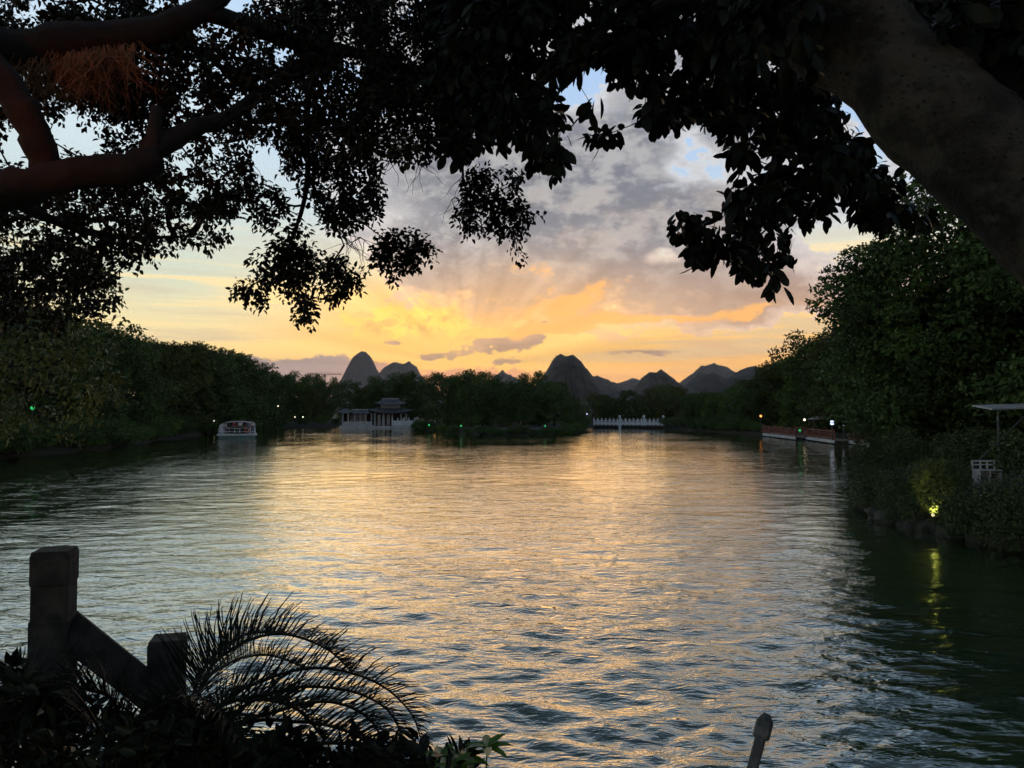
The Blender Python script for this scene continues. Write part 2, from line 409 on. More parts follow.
def water_mat():
    m = bpy.data.materials.new('lake water'); m.use_nodes = True
    nt = m.node_tree; X.nt = nt; b = nt.nodes['Principled BSDF']
    b.inputs['Roughness'].default_value = 0.9; b.inputs['Specular IOR Level'].default_value = 0.0
    geo = nt.nodes.new('ShaderNodeNewGeometry')
    mp = nt.nodes.new('ShaderNodeMapping'); mp.inputs['Rotation'].default_value = (0, 0, R(12)); mp.inputs['Scale'].default_value = (0.55, 1.3, 1)
    nt.links.new(geo.outputs['Position'], mp.inputs[0])
    p = mp.outputs[0]
    murk = noise(geo.outputs['Position'], 0.12, 4, 0.6)
    nt.links.new(mixc(sstep(murk, 0.35, 0.65), (0.022, 0.050, 0.024, 1), (0.034, 0.074, 0.028, 1)), b.inputs['Base Color'])
    a = noise(p, 1.15, 3, 0.55, 0.35); c = noise(p, 3.6, 3, 0.6, 0.3); d = noise(p, 0.33, 2, 0.5, 0.3)
    gust = sstep(noise(geo.outputs['Position'], 0.05, 3, 0.55), 0.35, 0.65) * 0.8 + 0.6
    sep = nt.nodes.new('ShaderNodeSeparateXYZ'); nt.links.new(geo.outputs['Position'], sep.inputs[0])
    xx, yy = X(sep.outputs[0]), X(sep.outputs[1])
    # the sheltered corner by the right bank is calmer
    calm = 1.0 - sstep(xx - yy * 0.30, 0.5, 5.0) * sstep(yy, 40.0, 24.0) * 0.62
    far = 1.0 - sstep(X.m('SQRT', xx * xx + yy * yy), 14.0, 80.0) * 0.5
    nearw = 1.0 - sstep(X.m('SQRT', xx * xx + yy * yy), 9.0, 30.0)
    h = (a * 0.062 + c * (nearw * 0.030 + 0.024) + d * 0.05 + noise(p, 9.5, 2, 0.6) * 0.005) * gust * calm * far
    bn = nt.nodes.new('ShaderNodeBump'); bn.inputs['Strength'].default_value = 1.0; bn.inputs['Distance'].default_value = 1.0
    nt.links.new(h.s, bn.inputs['Height']); nt.links.new(bn.outputs[0], b.inputs['Normal'])
    gl = nt.nodes.new('ShaderNodeBsdfGlossy'); gl.inputs['Roughness'].default_value = 0.02; gl.inputs['Color'].default_value = (1.0, 0.985, 0.89, 1)
    nt.links.new(bn.outputs[0], gl.inputs['Normal'])
    lw = nt.nodes.new('ShaderNodeLayerWeight'); lw.inputs['Blend'].default_value = 0.5; nt.links.new(bn.outputs[0], lw.inputs['Normal'])
    fr = X.m('POWER', X(lw.outputs['Facing']), 2.0) * 0.97 + 0.03
    mx = nt.nodes.new('ShaderNodeMixShader'); nt.links.new(fr.s, mx.inputs[0]); nt.links.new(b.outputs[0], mx.inputs[1]); nt.links.new(gl.outputs[0], mx.inputs[2])
    nt.links.new(mx.outputs[0], nt.nodes['Material Output'].inputs['Surface'])
    return m
M['water'] = water_mat()

def ground_mat():
    m = mat('earth', (0.022, 0.024, 0.014), (0.04, 0.038, 0.022), 0.8, 0.95, 0.6, 12)
    return m
M['ground'] = ground_mat()

# ------------------------------------------------------------------ lake outline (metres)
LAKE = [(-8.5, 4.9), (-21, 9), (-33, 30), (-39.5, 56), (-39.2, 66), (-39.0, 76), (-43, 104), (-52, 147), (-34, 154), (-33, 150), (-19, 147),
        (-14, 126), (-2, 108), (8, 112), (11.5, 124), (15, 146), (26, 142), (31, 129), (34, 108), (37, 96), (37.5, 72), (33, 61), (27.5, 50),
        (21, 41), (15.8, 35.5), (14.0, 32), (12.7, 27.8), (13.4, 24.4), (13.7, 21.2), (17.5, 14.5), (22, 6), (20, -2), (6, 1.5), (2.2, 2.9), (-1.0, 3.5), (-3.2, 4.35)]
def lake_dist(x, y):
    """signed distance to the shoreline, negative over water"""
    x = np.asarray(x, float); y = np.asarray(y, float)
    d = np.full(x.shape, 1e9); ins = np.zeros(x.shape, bool)
    n = len(LAKE)
    for i in range(n):
        ax, ay = LAKE[i]; bx, by = LAKE[(i + 1) % n]
        ex, ey = bx - ax, by - ay
        t = np.clip(((x - ax) * ex + (y - ay) * ey) / (ex * ex + ey * ey), 0, 1)
        d = np.minimum(d, np.hypot(x - ax - t * ex, y - ay - t * ey))
        c = ((ay > y) != (by > y)) & (x < ex * (y - ay) / (ey if abs(ey) > 1e-9 else 1e-9) + ax)
        ins ^= c
    return np.where(ins, -d, d)

def wob(x, y, s, seed=0):
    r = np.random.default_rng(seed); h = 0
    for k in range(6):
        a = r.uniform(0, 6.28); f = s * 1.7 ** k * 0.5; h = h + np.sin((x * math.cos(a) + y * math.sin(a)) * f + r.uniform(0, 6.28)) / 1.6 ** k
    return h / 2.2
def ground_h(x, y):
    d = lake_dist(x, y) + wob(x, y, 0.9, 3) * 0.25
    near = np.clip((16 - np.hypot(x, y)) / 8, 0, 1)            # the bank under the viewer is a metre and a half higher
    top = 0.75 + near * 1.60 + np.clip(d, 0, 60) * 0.012 * (1 - near)
    w = 1.4 - near * 1.1
    t = np.clip((d + 0.15) / w, 0, 1); t = t * t * (3 - 2 * t)
    z = -1.6 + (top + 1.6) * np.where(d > -0.15, 0.35 + 0.65 * t, np.clip(1 + (d + 0.15) / 1.6, 0, 1) * 0.35)
    z = z + np.exp(-((x - 19) / 5) ** 2 - ((y - 30) / 10) ** 2) * 0.75 * (d > 0) * np.clip(d, 0, 1.5) / 1.5
    return z + wob(x, y, 0.6, 5) * 0.07 * (1 - near * 0.8)
def gz(x, y): return float(ground_h(np.array([x]), np.array([y]))[0])

def make_ground():
    n = 420
    t = np.linspace(-1, 1, n)
    g = np.sign(t) * (np.abs(t) ** 1.0 * 26 + np.abs(t) ** 3 * 190 + np.abs(t) ** 9 * 9000)
    xs = g + 4; ys = g + 26
    Xg, Yg = np.meshgrid(xs, ys)
    Z = ground_h(Xg, Yg)
    V_ = np.stack([Xg, Yg, Z], -1).reshape(-1, 3)
    i = np.arange(n - 1); I, J = np.meshgrid(i, i)
    a = (J * n + I).ravel(); F_ = np.stack([a, a + 1, a + n + 1, a + n], -1)
    tag(link('ground', mesh_np('ground', V_, F_, M['ground'], True)), kind='structure')
make_ground()

def make_water():
    na, nb = 1000, 60
    ang = np.concatenate([np.linspace(-62, 62, na), np.linspace(62, 298, nb + 2)[1:-1]]) * math.pi / 180
    rs = [0.0, 1.5, 3.0, 4.5]; r = 5.5
    while r < 172: rs.append(r); r += min(r * 0.0058, 0.24)
    rs += [260, 420, 900, 2500, 6000]
    rs = np.array(rs); A, Rr = np.meshgrid(ang, rs)
    x = np.sin(A) * Rr; y = np.cos(A) * Rr
    cell = np.clip(Rr * 0.0058, 0.02, 0.24) + np.clip(Rr - 172, 0, 999)
    r_ = np.random.default_rng(5); h = np.zeros_like(x)
    # slow warp so that crests are never straight
    wx = wob(x, y, 0.30, 21) * 0.95; wy = wob(x, y, 0.22, 22) * 1.15
    group = 0.62 + 0.38 * wob(x, y, 0.12, 31)
    g2 = 0.7 + 0.45 * wob(x, y, 0.22, 32)
    for k in range(72):
        lam = 0.22 * (2.6 / 0.22) ** ((k + r_.uniform(0, 1)) / 72)
        th = R(-100) + r_.normal(0, R(33))                    # travelling towards the viewer, a little to the right
        if k % 5 == 0: th = R(-62) + r_.normal(0, R(10))
        amp = 0.0036 * (lam / 0.7) ** 0.72
        if lam > 1.3: amp *= 0.72
        fade = np.clip((lam / cell - 3.0) / 4.0, 0, 1)
        kk = 2 * math.pi / lam
        ph = ((x + wx) * math.cos(th) + (y + wy) * math.sin(th)) * kk + r_.uniform(0, 6.28)
        s = np.sin(ph)
        h += amp * fade * (s + 0.35 * (1 - np.abs(np.sin(ph / 2 + 1.0)) * 2)) * (group if k % 2 else g2)
    # wake of the tour boat: two trains of crests fanning out behind it
    bx, by = BOAT[0], BOAT[1]
    dirx, diry = WAKE_DIR
    al = (x - bx) * dirx + (y - by) * diry; ac = (x - bx) * -diry + (y - by) * dirx
    for sgn in (-1, 1):
        q = ac * sgn - al * 0.30
        e = np.exp(-(q / (1.5 + np.clip(al, 0, 99) * 0.06)) ** 2) * (al > 0) * np.clip(al / 8, 0, 1)
        h += 0.03 * e * np.sin(q * 2.4 + wx * 2) * (0.5 + group)
    calm = 1 - np.clip((x - y * 0.30 - 0.5) / 4.5, 0, 1) * np.clip((40 - y) / 16, 0, 1) * 0.55
    h *= calm * (0.60 + 1.25 * np.clip((30 - Rr) / 21, 0, 1))
    V_ = np.stack([x, y, h], -1).reshape(-1, 3)
    n = len(ang); m = len(rs); i = np.arange(n); j = np.arange(m - 1); I, J = np.meshgrid(i, j)
    I2 = (I + 1) % n
    F_ = np.stack([J * n + I, (J + 1) * n + I, (J + 1) * n + I2, J * n + I2], -1).reshape(-1, 4)
    F_ = F_[:, ::-1]
    tag(link('water', mesh_np('water', V_, F_, M['water'], True)), kind='structure')
BOAT = onz(237, 438.5); BOAT = (BOAT.x, BOAT.y)
WAKE_DIR = (-0.12, -0.993)
make_water()

# ------------------------------------------------------------------ karst hills
def hill(prof, Y, depth, c1, c2, seed):
    """prof: skyline of the peak in picture angles, given real metres at distance Y, rounded front to back"""
    P = [at(px, py, Y) for px, py in prof]
    xs = np.array([p.x for p in P]); zs = np.array([p.z for p in P])
    n, m = 260, 70
    X_ = np.linspace(xs[0], xs[-1], n); T = np.linspace(-1, 1, m)
    Z0 = np.interp(X_, xs, zs)
    XX, TT = np.meshgrid(X_, T)
    ZZ = np.interp(XX, xs, zs)
    w = (xs[-1] - xs[0])
    ZZ = ZZ * (1 - np.abs(TT) ** 2.2) ** 0.8
    YY = Y + TT * depth
    nz = wob(XX, YY, 60.0 / w, seed) * Z0.max() * 0.035 + wob(XX, YY, 190.0 / w, seed + 1) * Z0.max() * 0.022 + wob(XX, YY, 900.0 / w, seed + 2) * Z0.max() * 0.016
    ZZ = ZZ + nz * np.clip(ZZ / 10, 0, 1) * (0.35 + 0.65 * (np.abs(TT) > 0.02)) - 6
    ZZ = np.maximum(ZZ, -6)
    V_ = np.stack([XX, YY + nz * 2, ZZ], -1).reshape(-1, 3)
    i = np.arange(n - 1); j = np.arange(m - 1); I, J = np.meshgrid(i, j); a = (J * n + I).ravel()
    F_ = np.stack([a, a + 1, a + n + 1, a + n], -1)
    mm = mat('wooded limestone', c1, c2, 0.03, 0.95)
    tag(link('hills', mesh_np('hills', V_, F_, mm, True)), kind='structure')
D1, D2 = (0.02, 0.022, 0.018), (0.05, 0.046, 0.042)
hill([(328, 407), (341, 380), (345, 372), (349, 364), (353, 357), (357, 353), (361, 350.5), (366, 352.5), (371, 358), (375, 366), (379, 373), (386, 380), (398, 396), (408, 407)], 5000, 150, D1, D2, 1)
hill([(350, 407), (372, 380), (385, 366), (394, 361), (402, 363), (410, 361), (417, 367), (424, 380), (440, 396), (455, 407)], 5400, 160, D1, D2, 2)
hill([(470, 407), (484, 386), (496, 375), (502, 369), (508, 374), (520, 379), (540, 390), (560, 407)], 4200, 150, D1, D2, 3)
hill([(500, 407), (520, 392), (538, 381), (546, 368), (552, 358), (560, 352), (566, 353), (572, 351), (579, 357), (586, 366), (594, 377), (606, 386), (622, 392), (650, 407)], 1300, 110, D1, D2, 4)
hill([(570, 407), (588, 378), (597, 374), (610, 380), (625, 386), (650, 400), (660, 407)], 3000, 130, D1, D2, 5)
hill([(600, 407), (618, 382), (632, 378), (645, 380), (670, 390), (700, 400), (720, 407)], 4600, 160, D1, D2, 6)
hill([(615, 407), (636, 385), (645, 373), (652, 369), (657, 370), (661, 367), (667, 372), (676, 380), (690, 386), (720, 407)], 1400, 100, D1, D2, 7)
hill([(660, 407), (680, 382), (694, 372), (702, 366), (715, 363), (728, 367), (740, 374), (760, 390), (800, 407)], 4400, 160, D1, D2, 8)
hill([(665, 407), (684, 384), (700, 372), (712, 370), (724, 376), (740, 386), (770, 407)], 1500, 100, D1, D2, 9)
hill([(700, 407), (724, 378), (738, 370), (748, 364), (754, 363), (762, 368), (775, 376), (820, 392), (850, 407)], 1500, 100, D1, D2, 10)
hill([(-300, 407), (-100, 396), (60, 399), (200, 394), (330, 397), (450, 399), (600, 398), (760, 396), (900, 394), (1100, 390), (1350, 407)], 1200, 200, D1, D2, 12)

# ------------------------------------------------------------------ foliage
def unit(a):
    return a / np.maximum(np.linalg.norm(a, axis=-1, keepdims=True), 1e-9)
def leaf_mesh(name, C_, D_, Nn, L, W, mt, fold=0.25, droop=0.15, fine=False):
    """pointed leaves folded along the midrib: C_ base points, D_ directions, Nn rough normals"""
    C_ = np.asarray(C_); D_ = unit(np.asarray(D_)); n = len(C_)
    L = np.broadcast_to(L, (n,))[:, None]; W = np.broadcast_to(W, (n,))[:, None]
    S_ = unit(np.cross(D_, Nn)); Nv = np.cross(S_, D_)
    tip = C_ + D_ * L - Nv * L * droop
    if fine:
        prof = [(0.16, 0.26), (0.42, 0.48), (0.68, 0.47), (0.88, 0.26)]
        mid = [C_] + [C_ + D_ * L * t - Nv * L * droop * t * t for t, w in prof] + [tip]
        lf = [mid[i + 1] + S_ * W * w + Nv * W * fold * w for i, (t, w) in enumerate(prof)]; rt = [mid[i + 1] - S_ * W * w + Nv * W * fold * w for i, (t, w) in enumerate(prof)]
        V_ = np.stack([C_] + lf + [tip] + rt[::-1], 1).reshape(-1, 3); b = np.arange(n)[:, None] * 10
        F_ = np.stack([b + [0, 1, 2, 9], b + [9, 2, 3, 8], b + [8, 3, 4, 7], b + [7, 4, 5, 6]], 1).reshape(-1, 4)
        return mesh_np(name, V_, F_, mt)
    q = C_ + D_ * L * 0.32; h = C_ + D_ * L * 0.70 - Nv * L * droop * 0.4
    l1 = q + S_ * W * 0.5 + Nv * W * fold; r1 = q - S_ * W * 0.5 + Nv * W * fold
    l2 = h + S_ * W * 0.36 + Nv * W * fold * 0.7; r2 = h - S_ * W * 0.36 + Nv * W * fold * 0.7
    V_ = np.stack([C_, l1, l2, tip, r2, r1], 1).reshape(-1, 3)
    b = np.arange(n)[:, None] * 6
    F_ = np.stack([b + [0, 1, 2, 3], b + [0, 3, 4, 5]], 1).reshape(-1, 4)
    return mesh_np(name, V_, F_, mt)

def crown_points(lobes, n, r, shell=0.55):
    """lobes: (x,y,z,rx,ry,rz); returns points, outward directions"""
    vol = np.array([(l[3] * l[4] * l[5]) ** 0.67 for l in lobes]); vol /= vol.sum()
    k = r.choice(len(lobes), n, p=vol); Lb = np.array(lobes)[k]
    d = unit(r.normal(size=(n, 3))); rad = 1 - np.abs(r.normal(0, 1 - shell, n)) * 0.8
    rad = np.clip(rad, 0.05, 1.08) + r.normal(0, 0.06, n)
    # small sprays: quantise directions so leaves gather in tufts with gaps between
    tuft = unit(r.normal(size=(60, 3))); j = np.argmax(d @ tuft.T, 1)
    d = unit(d * 0.6 + tuft[j] * 0.4 * (1 + 0.25 * np.sin(j))[:, None])
    P = Lb[:, :3] + d * Lb[:, 3:6] * rad[:, None]
    return P, d

def tree_proto(name, H, Wd, nlobe, nleaf, leaf, lm, seed, low=0.12, trunk_r=0.22, form='round', bark='bark_far', ls=0.72):
    """a tree with trunk, limbs and crown; origin at the foot"""
    r = np.random.default_rng(seed); root = empty(name, (0, 0, 0))
    lobes = []
    for i in range(nlobe):
        t = (i + 0.5) / nlobe; z = H * (low + (0.94 - low) * t)
        if form == 'round': wr = Wd * math.sqrt(max(0.02, 1 - ((t - 0.42) / 0.62) ** 2))
        elif form == 'spread': wr = Wd * (0.55 + 0.5 * t) * (1 if t < 0.85 else 0.7)
        else: wr = Wd * (1.0 - 0.72 * t)
        a = i * 2.399 + r.uniform(-0.4, 0.4); q = wr * r.uniform(0.35, 1.0)
        s = Wd * r.uniform(0.26, 0.46) * ls
        lobes.append((q * math.cos(a), q * math.sin(a), z - s * 0.35, s * 1.12, s * 1.12, s * r.uniform(0.55, 0.85)))
    P, d = crown_points(lobes, nleaf, r)
    D_ = unit(d * 0.6 + r.normal(size=P.shape) * 0.6 + [0, 0, -0.15]); Nn = unit(d + r.normal(size=P.shape) * 0.55 + [0, 0, 0.5])
    me = leaf_mesh('crown', P - D_ * leaf * 0.5, D_, Nn, leaf * r.uniform(0.7, 1.4, nleaf), leaf * 0.62 * r.uniform(0.7, 1.3, nleaf), M[lm])
    kid(root, link('crown', me, root))
    mb = MB()
    lean = Vector((r.uniform(-0.4, 0.4), r.uniform(-0.4, 0.4), 0))
    tp = [Vector((0, 0, -0.4)), Vector((0, 0, H * 0.12)), lean * 0.5 + Vector((0, 0, H * 0.35)), lean + Vector((0, 0, H * 0.62)), lean * 1.3 + Vector((0, 0, H * 0.85))]
    mb.tube(tp, [trunk_r * 1.3, trunk_r, trunk_r * 0.8, trunk_r * 0.5, trunk_r * 0.2], 7)
    for l in lobes[::2]:
        base = tp[1].lerp(tp[3], min(1, max(0, l[2] / H * 0.9)))
        e = Vector(l[:3]); mid = base.lerp(e, 0.5) + Vector((0, 0, -0.2))
        mb.tube([base, mid, e], [trunk_r * 0.35, trunk_r * 0.22, 0.02], 5)
    mb.build('trunk', M[bark], root, True)
    return root
def shrub_proto(name, H, Wd, nleaf, leaf, lm, seed, parts=True):
    r = np.random.default_rng(seed); root = empty(name, (0, 0, 0)); lobes = []
    for i in range(9):
        a = i * 2.4; q = Wd * 0.55 * math.sqrt((i + 0.3) / 9); s = Wd * r.uniform(0.28, 0.45)
        lobes.append((q * math.cos(a), q * math.sin(a), H * r.uniform(0.3, 0.72), s, s, H * r.uniform(0.28, 0.42)))
    P, d = crown_points(lobes, nleaf, r); P[:, 2] = np.maximum(P[:, 2], 0.02)
    D_ = unit(d + r.normal(size=P.shape) * 0.6); Nn = unit(d + r.normal(size=P.shape) * 0.6 + [0, 0, 0.6])
    kid(root, link('foliage', leaf_mesh('foliage', P - D_ * leaf * .5, D_, Nn, leaf * r.uniform(0.6, 1.4, nleaf), leaf * 0.5 * r.uniform(0.7, 1.3, nleaf), M[lm]), root))
    mb = MB()
    for l in lobes: mb.tube([(l[0] * .15, l[1] * .15, -0.2), (l[0] * .6, l[1] * .6, l[2] * .5), l[:3]], [0.03, 0.02, 0.008], 5)
    mb.build('stem', M['bark_far'], root)
    return root
USED = set()
def put(proto, p, rz, sc, label, cat, group, szz=1.0):
    if proto.name in USED: o = copy_tree(proto)
    else: o = proto; USED.add(proto.name)
    o.location = p; o.rotation_euler = (0, 0, rz); o.scale = (sc, sc, sc * szz)
    tag(o, label, cat, group); return o

FAR = [tree_proto('broadleaf_tree', 10, 4.2, 44, 9500, 0.25, 'leaf_far', 1),
       tree_proto('broadleaf_tree', 10, 3.7, 42, 9000, 0.24, 'leaf_far', 2, form='spread'),
       tree_proto('broadleaf_tree', 10, 4.0, 46, 9500, 0.24, 'leaf_far2', 3),
       tree_proto('broadleaf_tree', 10, 4.4, 44, 9500, 0.25, 'leaf_far', 4, form='spread'),
       tree_proto('willow_tree', 10, 3.8, 48, 9500, 0.24, 'leaf_far3', 5, low=0.03),
       tree_proto('pointed_tree', 10, 3.0, 40, 8500, 0.24, 'leaf_far2', 6, form='cone')]
SHR = [shrub_proto('shore_shrub', 2.0, 2.2, 2600, 0.17, 'leaf_far', 11), shrub_proto('shore_shrub', 1.7, 2.4, 2600, 0.17, 'leaf_far3', 12)]

def tree_row(pts, label, group, kinds=(0, 1, 2, 3), cat='tree'):
    """pts: (px, top_py, Y) -> a tree whose top reaches that height where it stands"""
    for px, top, Y in pts:
        p = at(px, 407, Y); g = gz(p.x, p.y); z = at(px, top, Y).z - g
        k = rnd.choice(kinds)
        put(FAR[k], (p.x, p.y, g), rnd.uniform(0, 6.28), z / 10.0 * 1.03, label, cat, group)
def interp_row(x0, x1, step, prof, Y, jx=6, jt=12, jY=4):
    xs = [q[0] for q in prof]; ts = [q[1] for q in prof]; out = []; x = x0
    while x <= x1:
        px = x + rnd.uniform(-jx, jx); t = float(np.interp(px, xs, ts)) + rnd.uniform(-jt * .3, jt)
        y = Y(px) if callable(Y) else Y
        out.append((px, t, y + rnd.uniform(-jY, jY))); x += step
    return out
# far shore, between boat and pavilion
tree_row(interp_row(262, 335, 13, [(255, 372), (285, 366), (300, 378), (335, 374)], 168), 'dark bushy tree in the front row on the far shore between tour boat and pavilion', 'front trees between boat and pavilion')
tree_row(interp_row(246, 345, 17, [(240, 366), (275, 368), (340, 377)], 180), 'dark tree of the rear row whose top shows above those between boat and pavilion', 'rear trees between boat and pavilion')
# behind the pavilion and on the point of the promontory
tree_row(interp_row(345, 430, 15, [(345, 382), (400, 374), (430, 370)], 157, jY=2), 'dark tree rising directly behind the tiled pavilion', 'trees behind the pavilion')
tree_row(interp_row(452, 575, 15, [(425, 372), (460, 370), (500, 378), (530, 383), (560, 384), (578, 396)], lambda x: 131 - 5 * math.sin((x - 425) / 150 * 3.14)), 'dense dark tree in the front row on the wooded promontory in mid lake', 'front trees on the promontory', (0, 1, 3))
tree_row(interp_row(442, 560, 19, [(405, 366), (450, 366), (500, 375), (535, 378), (560, 384)], 148), 'dark tree behind the front row of the wooded promontory in mid lake', 'rear trees on the promontory')
tree_row([(534, 370, 139)], 'slightly taller airy tree sticking up from the promontory left of the big round hill', None, (1,))
# inlet with the white balustrade
tree_row(interp_row(588, 700, 15, [(585, 391), (600, 390), (650, 388), (700, 385)], 158), 'dark tree behind the white balustrade across the inlet', 'trees behind the white balustrade', (0, 2, 3))
tree_row(interp_row(580, 720, 18, [(580, 391), (650, 386), (720, 382)], 175), 'dark tree of the back row above the white balustrade', 'back trees across the inlet', (0, 2, 3))
# right bank receding to the boardwalk
def Yr(x): return float(np.interp(x, [690, 720, 760, 800, 850, 900], [141, 128, 115, 104, 92, 80]))
tree_row(interp_row(696, 760, 12, [(690, 390), (720, 382), (760, 374)], lambda x: Yr(x)), 'green rounded tree on the right shore left of the boardwalk', 'trees left of the boardwalk', (4, 3, 0, 4))
tree_row(interp_row(700, 800, 17, [(700, 388), (760, 368), (800, 345)], lambda x: Yr(x) + 12), 'tall green tree behind the shore trees left of the boardwalk', 'rear trees left of the boardwalk', (0, 4, 2))
tree_row(interp_row(775, 860, 17, [(770, 362), (800, 346), (830, 330), (860, 322)], lambda x: Yr(x) + 7), 'leafy green tree rising behind the red railings of the boardwalk', 'trees behind the boardwalk', (4, 0, 3, 2))
tree_row(interp_row(820, 1010, 30, [(820, 328), (860, 300), (1010, 270)], lambda x: Yr(x) + 3, jY=3), 'tall dark tree on the right bank behind the big spreading tree', 'trees deep on the right bank', (0, 3, 2))
# left bank
def Yl(x): return float(np.interp(x, [0, 60, 120, 160, 200, 240, 262], [84, 84, 92, 104, 116, 134, 150]))
tree_row(interp_row(150, 262, 15, [(110, 322), (150, 342), (180, 341), (200, 340), (232, 352), (262, 372)], Yl, jt=4), 'dark tall tree on the left shore behind the tour boat', 'trees on the left shore', (0, 3, 0, 5))
tree_row(interp_row(150, 245, 22, [(110, 322), (150, 342), (200, 339), (232, 352), (262, 374)], lambda x: Yl(x) + 11, jt=4), 'dark tree of the rear row on the left shore behind the tour boat', 'rear trees on the left shore', (0, 3, 5))
tree_row(interp_row(-60, 140, 26, [(-60, 290), (60, 306), (100, 312), (140, 334)], lambda x: Yl(x) - 3, jY=3), 'big dark green tree on the near left shore beyond the overhanging olive leaves', 'big trees on the near left shore', (0, 4, 3))
tree_row(interp_row(-90, 130, 34, [(-90, 280), (60, 306), (130, 332)], lambda x: Yl(x) + 12, jY=3), 'big tree of the back row on the near left shore', 'back trees on the near left shore', (0, 3))
# outside the frame but mirrored in the water
for i, (x, y, h) in enumerate([(-45, 58, 15), (-42, 44, 14), (-39, 34, 13), (-37, 24, 13)]):
    put(FAR[i % 4], (x, y, gz(x, y)), i, h / 10, 'big tree close on the left shore, its mirror image darkening the left water', 'tree', 'nearest trees on the left shore')
# shrubs along the waterline
def shrub_row(a, b, n, label, group, off=0.8, s=(0.6, 1.1)):
    for i in range(n):
        t = (i + rnd.uniform(0.2, 0.8)) / n; x = a[0] + (b[0] - a[0]) * t; y = a[1] + (b[1] - a[1]) * t
        nx, ny = -(b[1] - a[1]), (b[0] - a[0]); L = math.hypot(nx, ny); x += nx / L * off; y += ny / L * off
        put(SHR[rnd.choice((0, 0, 1))], (x, y, gz(x, y) - 0.1), rnd.uniform(0, 6), rnd.uniform(*s), label, 'shrub', group)
L_ = LAKE
shrub_row(L_[6], L_[7], 12, 'low shrub at the waterline behind the tour boat', 'shrubs behind the tour boat', 1.0)
shrub_row(L_[7], L_[8], 8, 'low shrub at the waterline between tour boat and pavilion', 'shrubs between boat and pavilion', 1.2)
for a, b in ((10, 11), (11, 12), (12, 13), (13, 14)):
    shrub_row(L_[a], L_[b], 6, 'low shrub at the water edge of the wooded promontory', 'shrubs round the promontory', 0.6, (0.5, 0.9))
shrub_row(L_[14], L_[15], 6, 'low shrub along the shore of the inlet', 'shrubs along the inlet', 1.2)
shrub_row(L_[16], L_[17], 4, 'low shrub right of the white balustrade', 'shrubs right of the balustrade', 1.0)
shrub_row(L_[17], L_[18], 9, 'shrub at the waterline below the trees left of the boardwalk', 'shrubs left of the boardwalk', 1.0)
for a, b in ((3, 4), (4, 5), (5, 6)):
    shrub_row(L_[a], L_[b], 9, 'shrub hanging over the water on the near left shore', 'shrubs on the near left shore', 0.9, (0.8, 1.4))

# ------------------------------------------------------------------ overhanging canopy
def inpoly(poly, x, y):
    c = False; n = len(poly)
    for i in range(n):
        ax, ay = poly[i]; bx, by = poly[(i + 1) % n]
        if (ay > y) != (by > y) and x < (bx - ax) * (y - ay) / (by - ay) + ax: c = not c
    return c
def poly_area(p):
    return abs(sum(p[i][0] * p[(i + 1) % len(p)][1] - p[(i + 1) % len(p)][0] * p[i][1] for i in range(len(p)))) / 2
def sample(poly, tau, per, Yr, Yref, holes=(), patch=0.0, seed=0):
    r = random.Random(seed); out = []
    n = int(poly_area(poly) * tau / per); xs = [p[0] for p in poly]; ys = [p[1] for p in poly]
    g = 0
    while len(out) < n and g < n * 40:
        g += 1
        x = r.uniform(min(xs), max(xs)); y = r.uniform(min(ys), max(ys))
        if not inpoly(poly, x, y): continue
        if any(inpoly(h, x, y) for h in holes): continue
        if patch:
            q = math.sin(x * 0.061 + y * 0.043 + seed) * math.sin(y * 0.083 - x * 0.037 + seed * 2.1) + 0.6 * math.sin(x * .15 + seed) * math.sin(y * .17 + 1.3)
            if q < -0.25 and r.random() < patch: continue
        Y = r.uniform(*Yr)
        out.append(at(x, y, Y))
    return out
def wire(clusters, seeds, name, parent, base_r=0.0035, mt='bark_dark', maxr=0.05):
    """join every leaf spray to the nearest limb or earlier spray by a tapering curved branch; returns directions"""
    P = np.array([tuple(p) for p in clusters]); Sd = np.array([tuple(p) for p in seeds])
    n = len(P); allp = np.vstack([Sd, P]); ns = len(Sd)
    dist = np.full(n, 1e9); par = np.zeros(n, int)
    for i in range(0, n, 400):
        d = np.linalg.norm(P[i:i + 400, None] - Sd[None], axis=2); par[i:i + 400] = d.argmin(1); dist[i:i + 400] = d.min(1)
    depth = dist * 0 ; done = np.zeros(n, bool); order = []; path = np.zeros(n + ns)
    cost = dist.copy()
    for _ in range(n):
        c = np.where(done, 1e9, cost); j = int(c.argmin()); done[j] = True; order.append(j)
        path[ns + j] = path[par[j]] + np.linalg.norm(P[j] - allp[par[j]])
        d = np.linalg.norm(P - P[j], axis=1); nc = d + path[ns + j] * 0.25
        up = (~done) & (nc < cost); cost[up] = nc[up]; par[up] = ns + j
    cnt = np.ones(n + ns)
    for j in reversed(order): cnt[par[j]] += cnt[ns + j]
    r = random.Random(5); dirs = np.zeros((n, 3)); mb = MB()
    for j in order:
        a = Vector(allp[par[j]]); b = Vector(P[j]); L = (b - a).length
        dirs[j] = (b - a).normalized() if L > 1e-4 else Vector((0, 0, -1))
        if L < 0.01: continue
        ra = min(maxr, base_r * cnt[ns + j] ** 0.42)
        rb = ra * 0.7
        off = Vector((r.uniform(-1, 1), r.uniform(-1, 1), r.uniform(-1, 0.6))) * L * 0.12
        mb.tube([a, a.lerp(b, 0.35) + off, a.lerp(b, 0.7) + off * 0.8, b], [ra, ra * .9, rb * 1.05, rb], 5 if ra > 0.008 else 3, cap=False)
    mb.build(name, M[mt], parent, True)
    return dirs
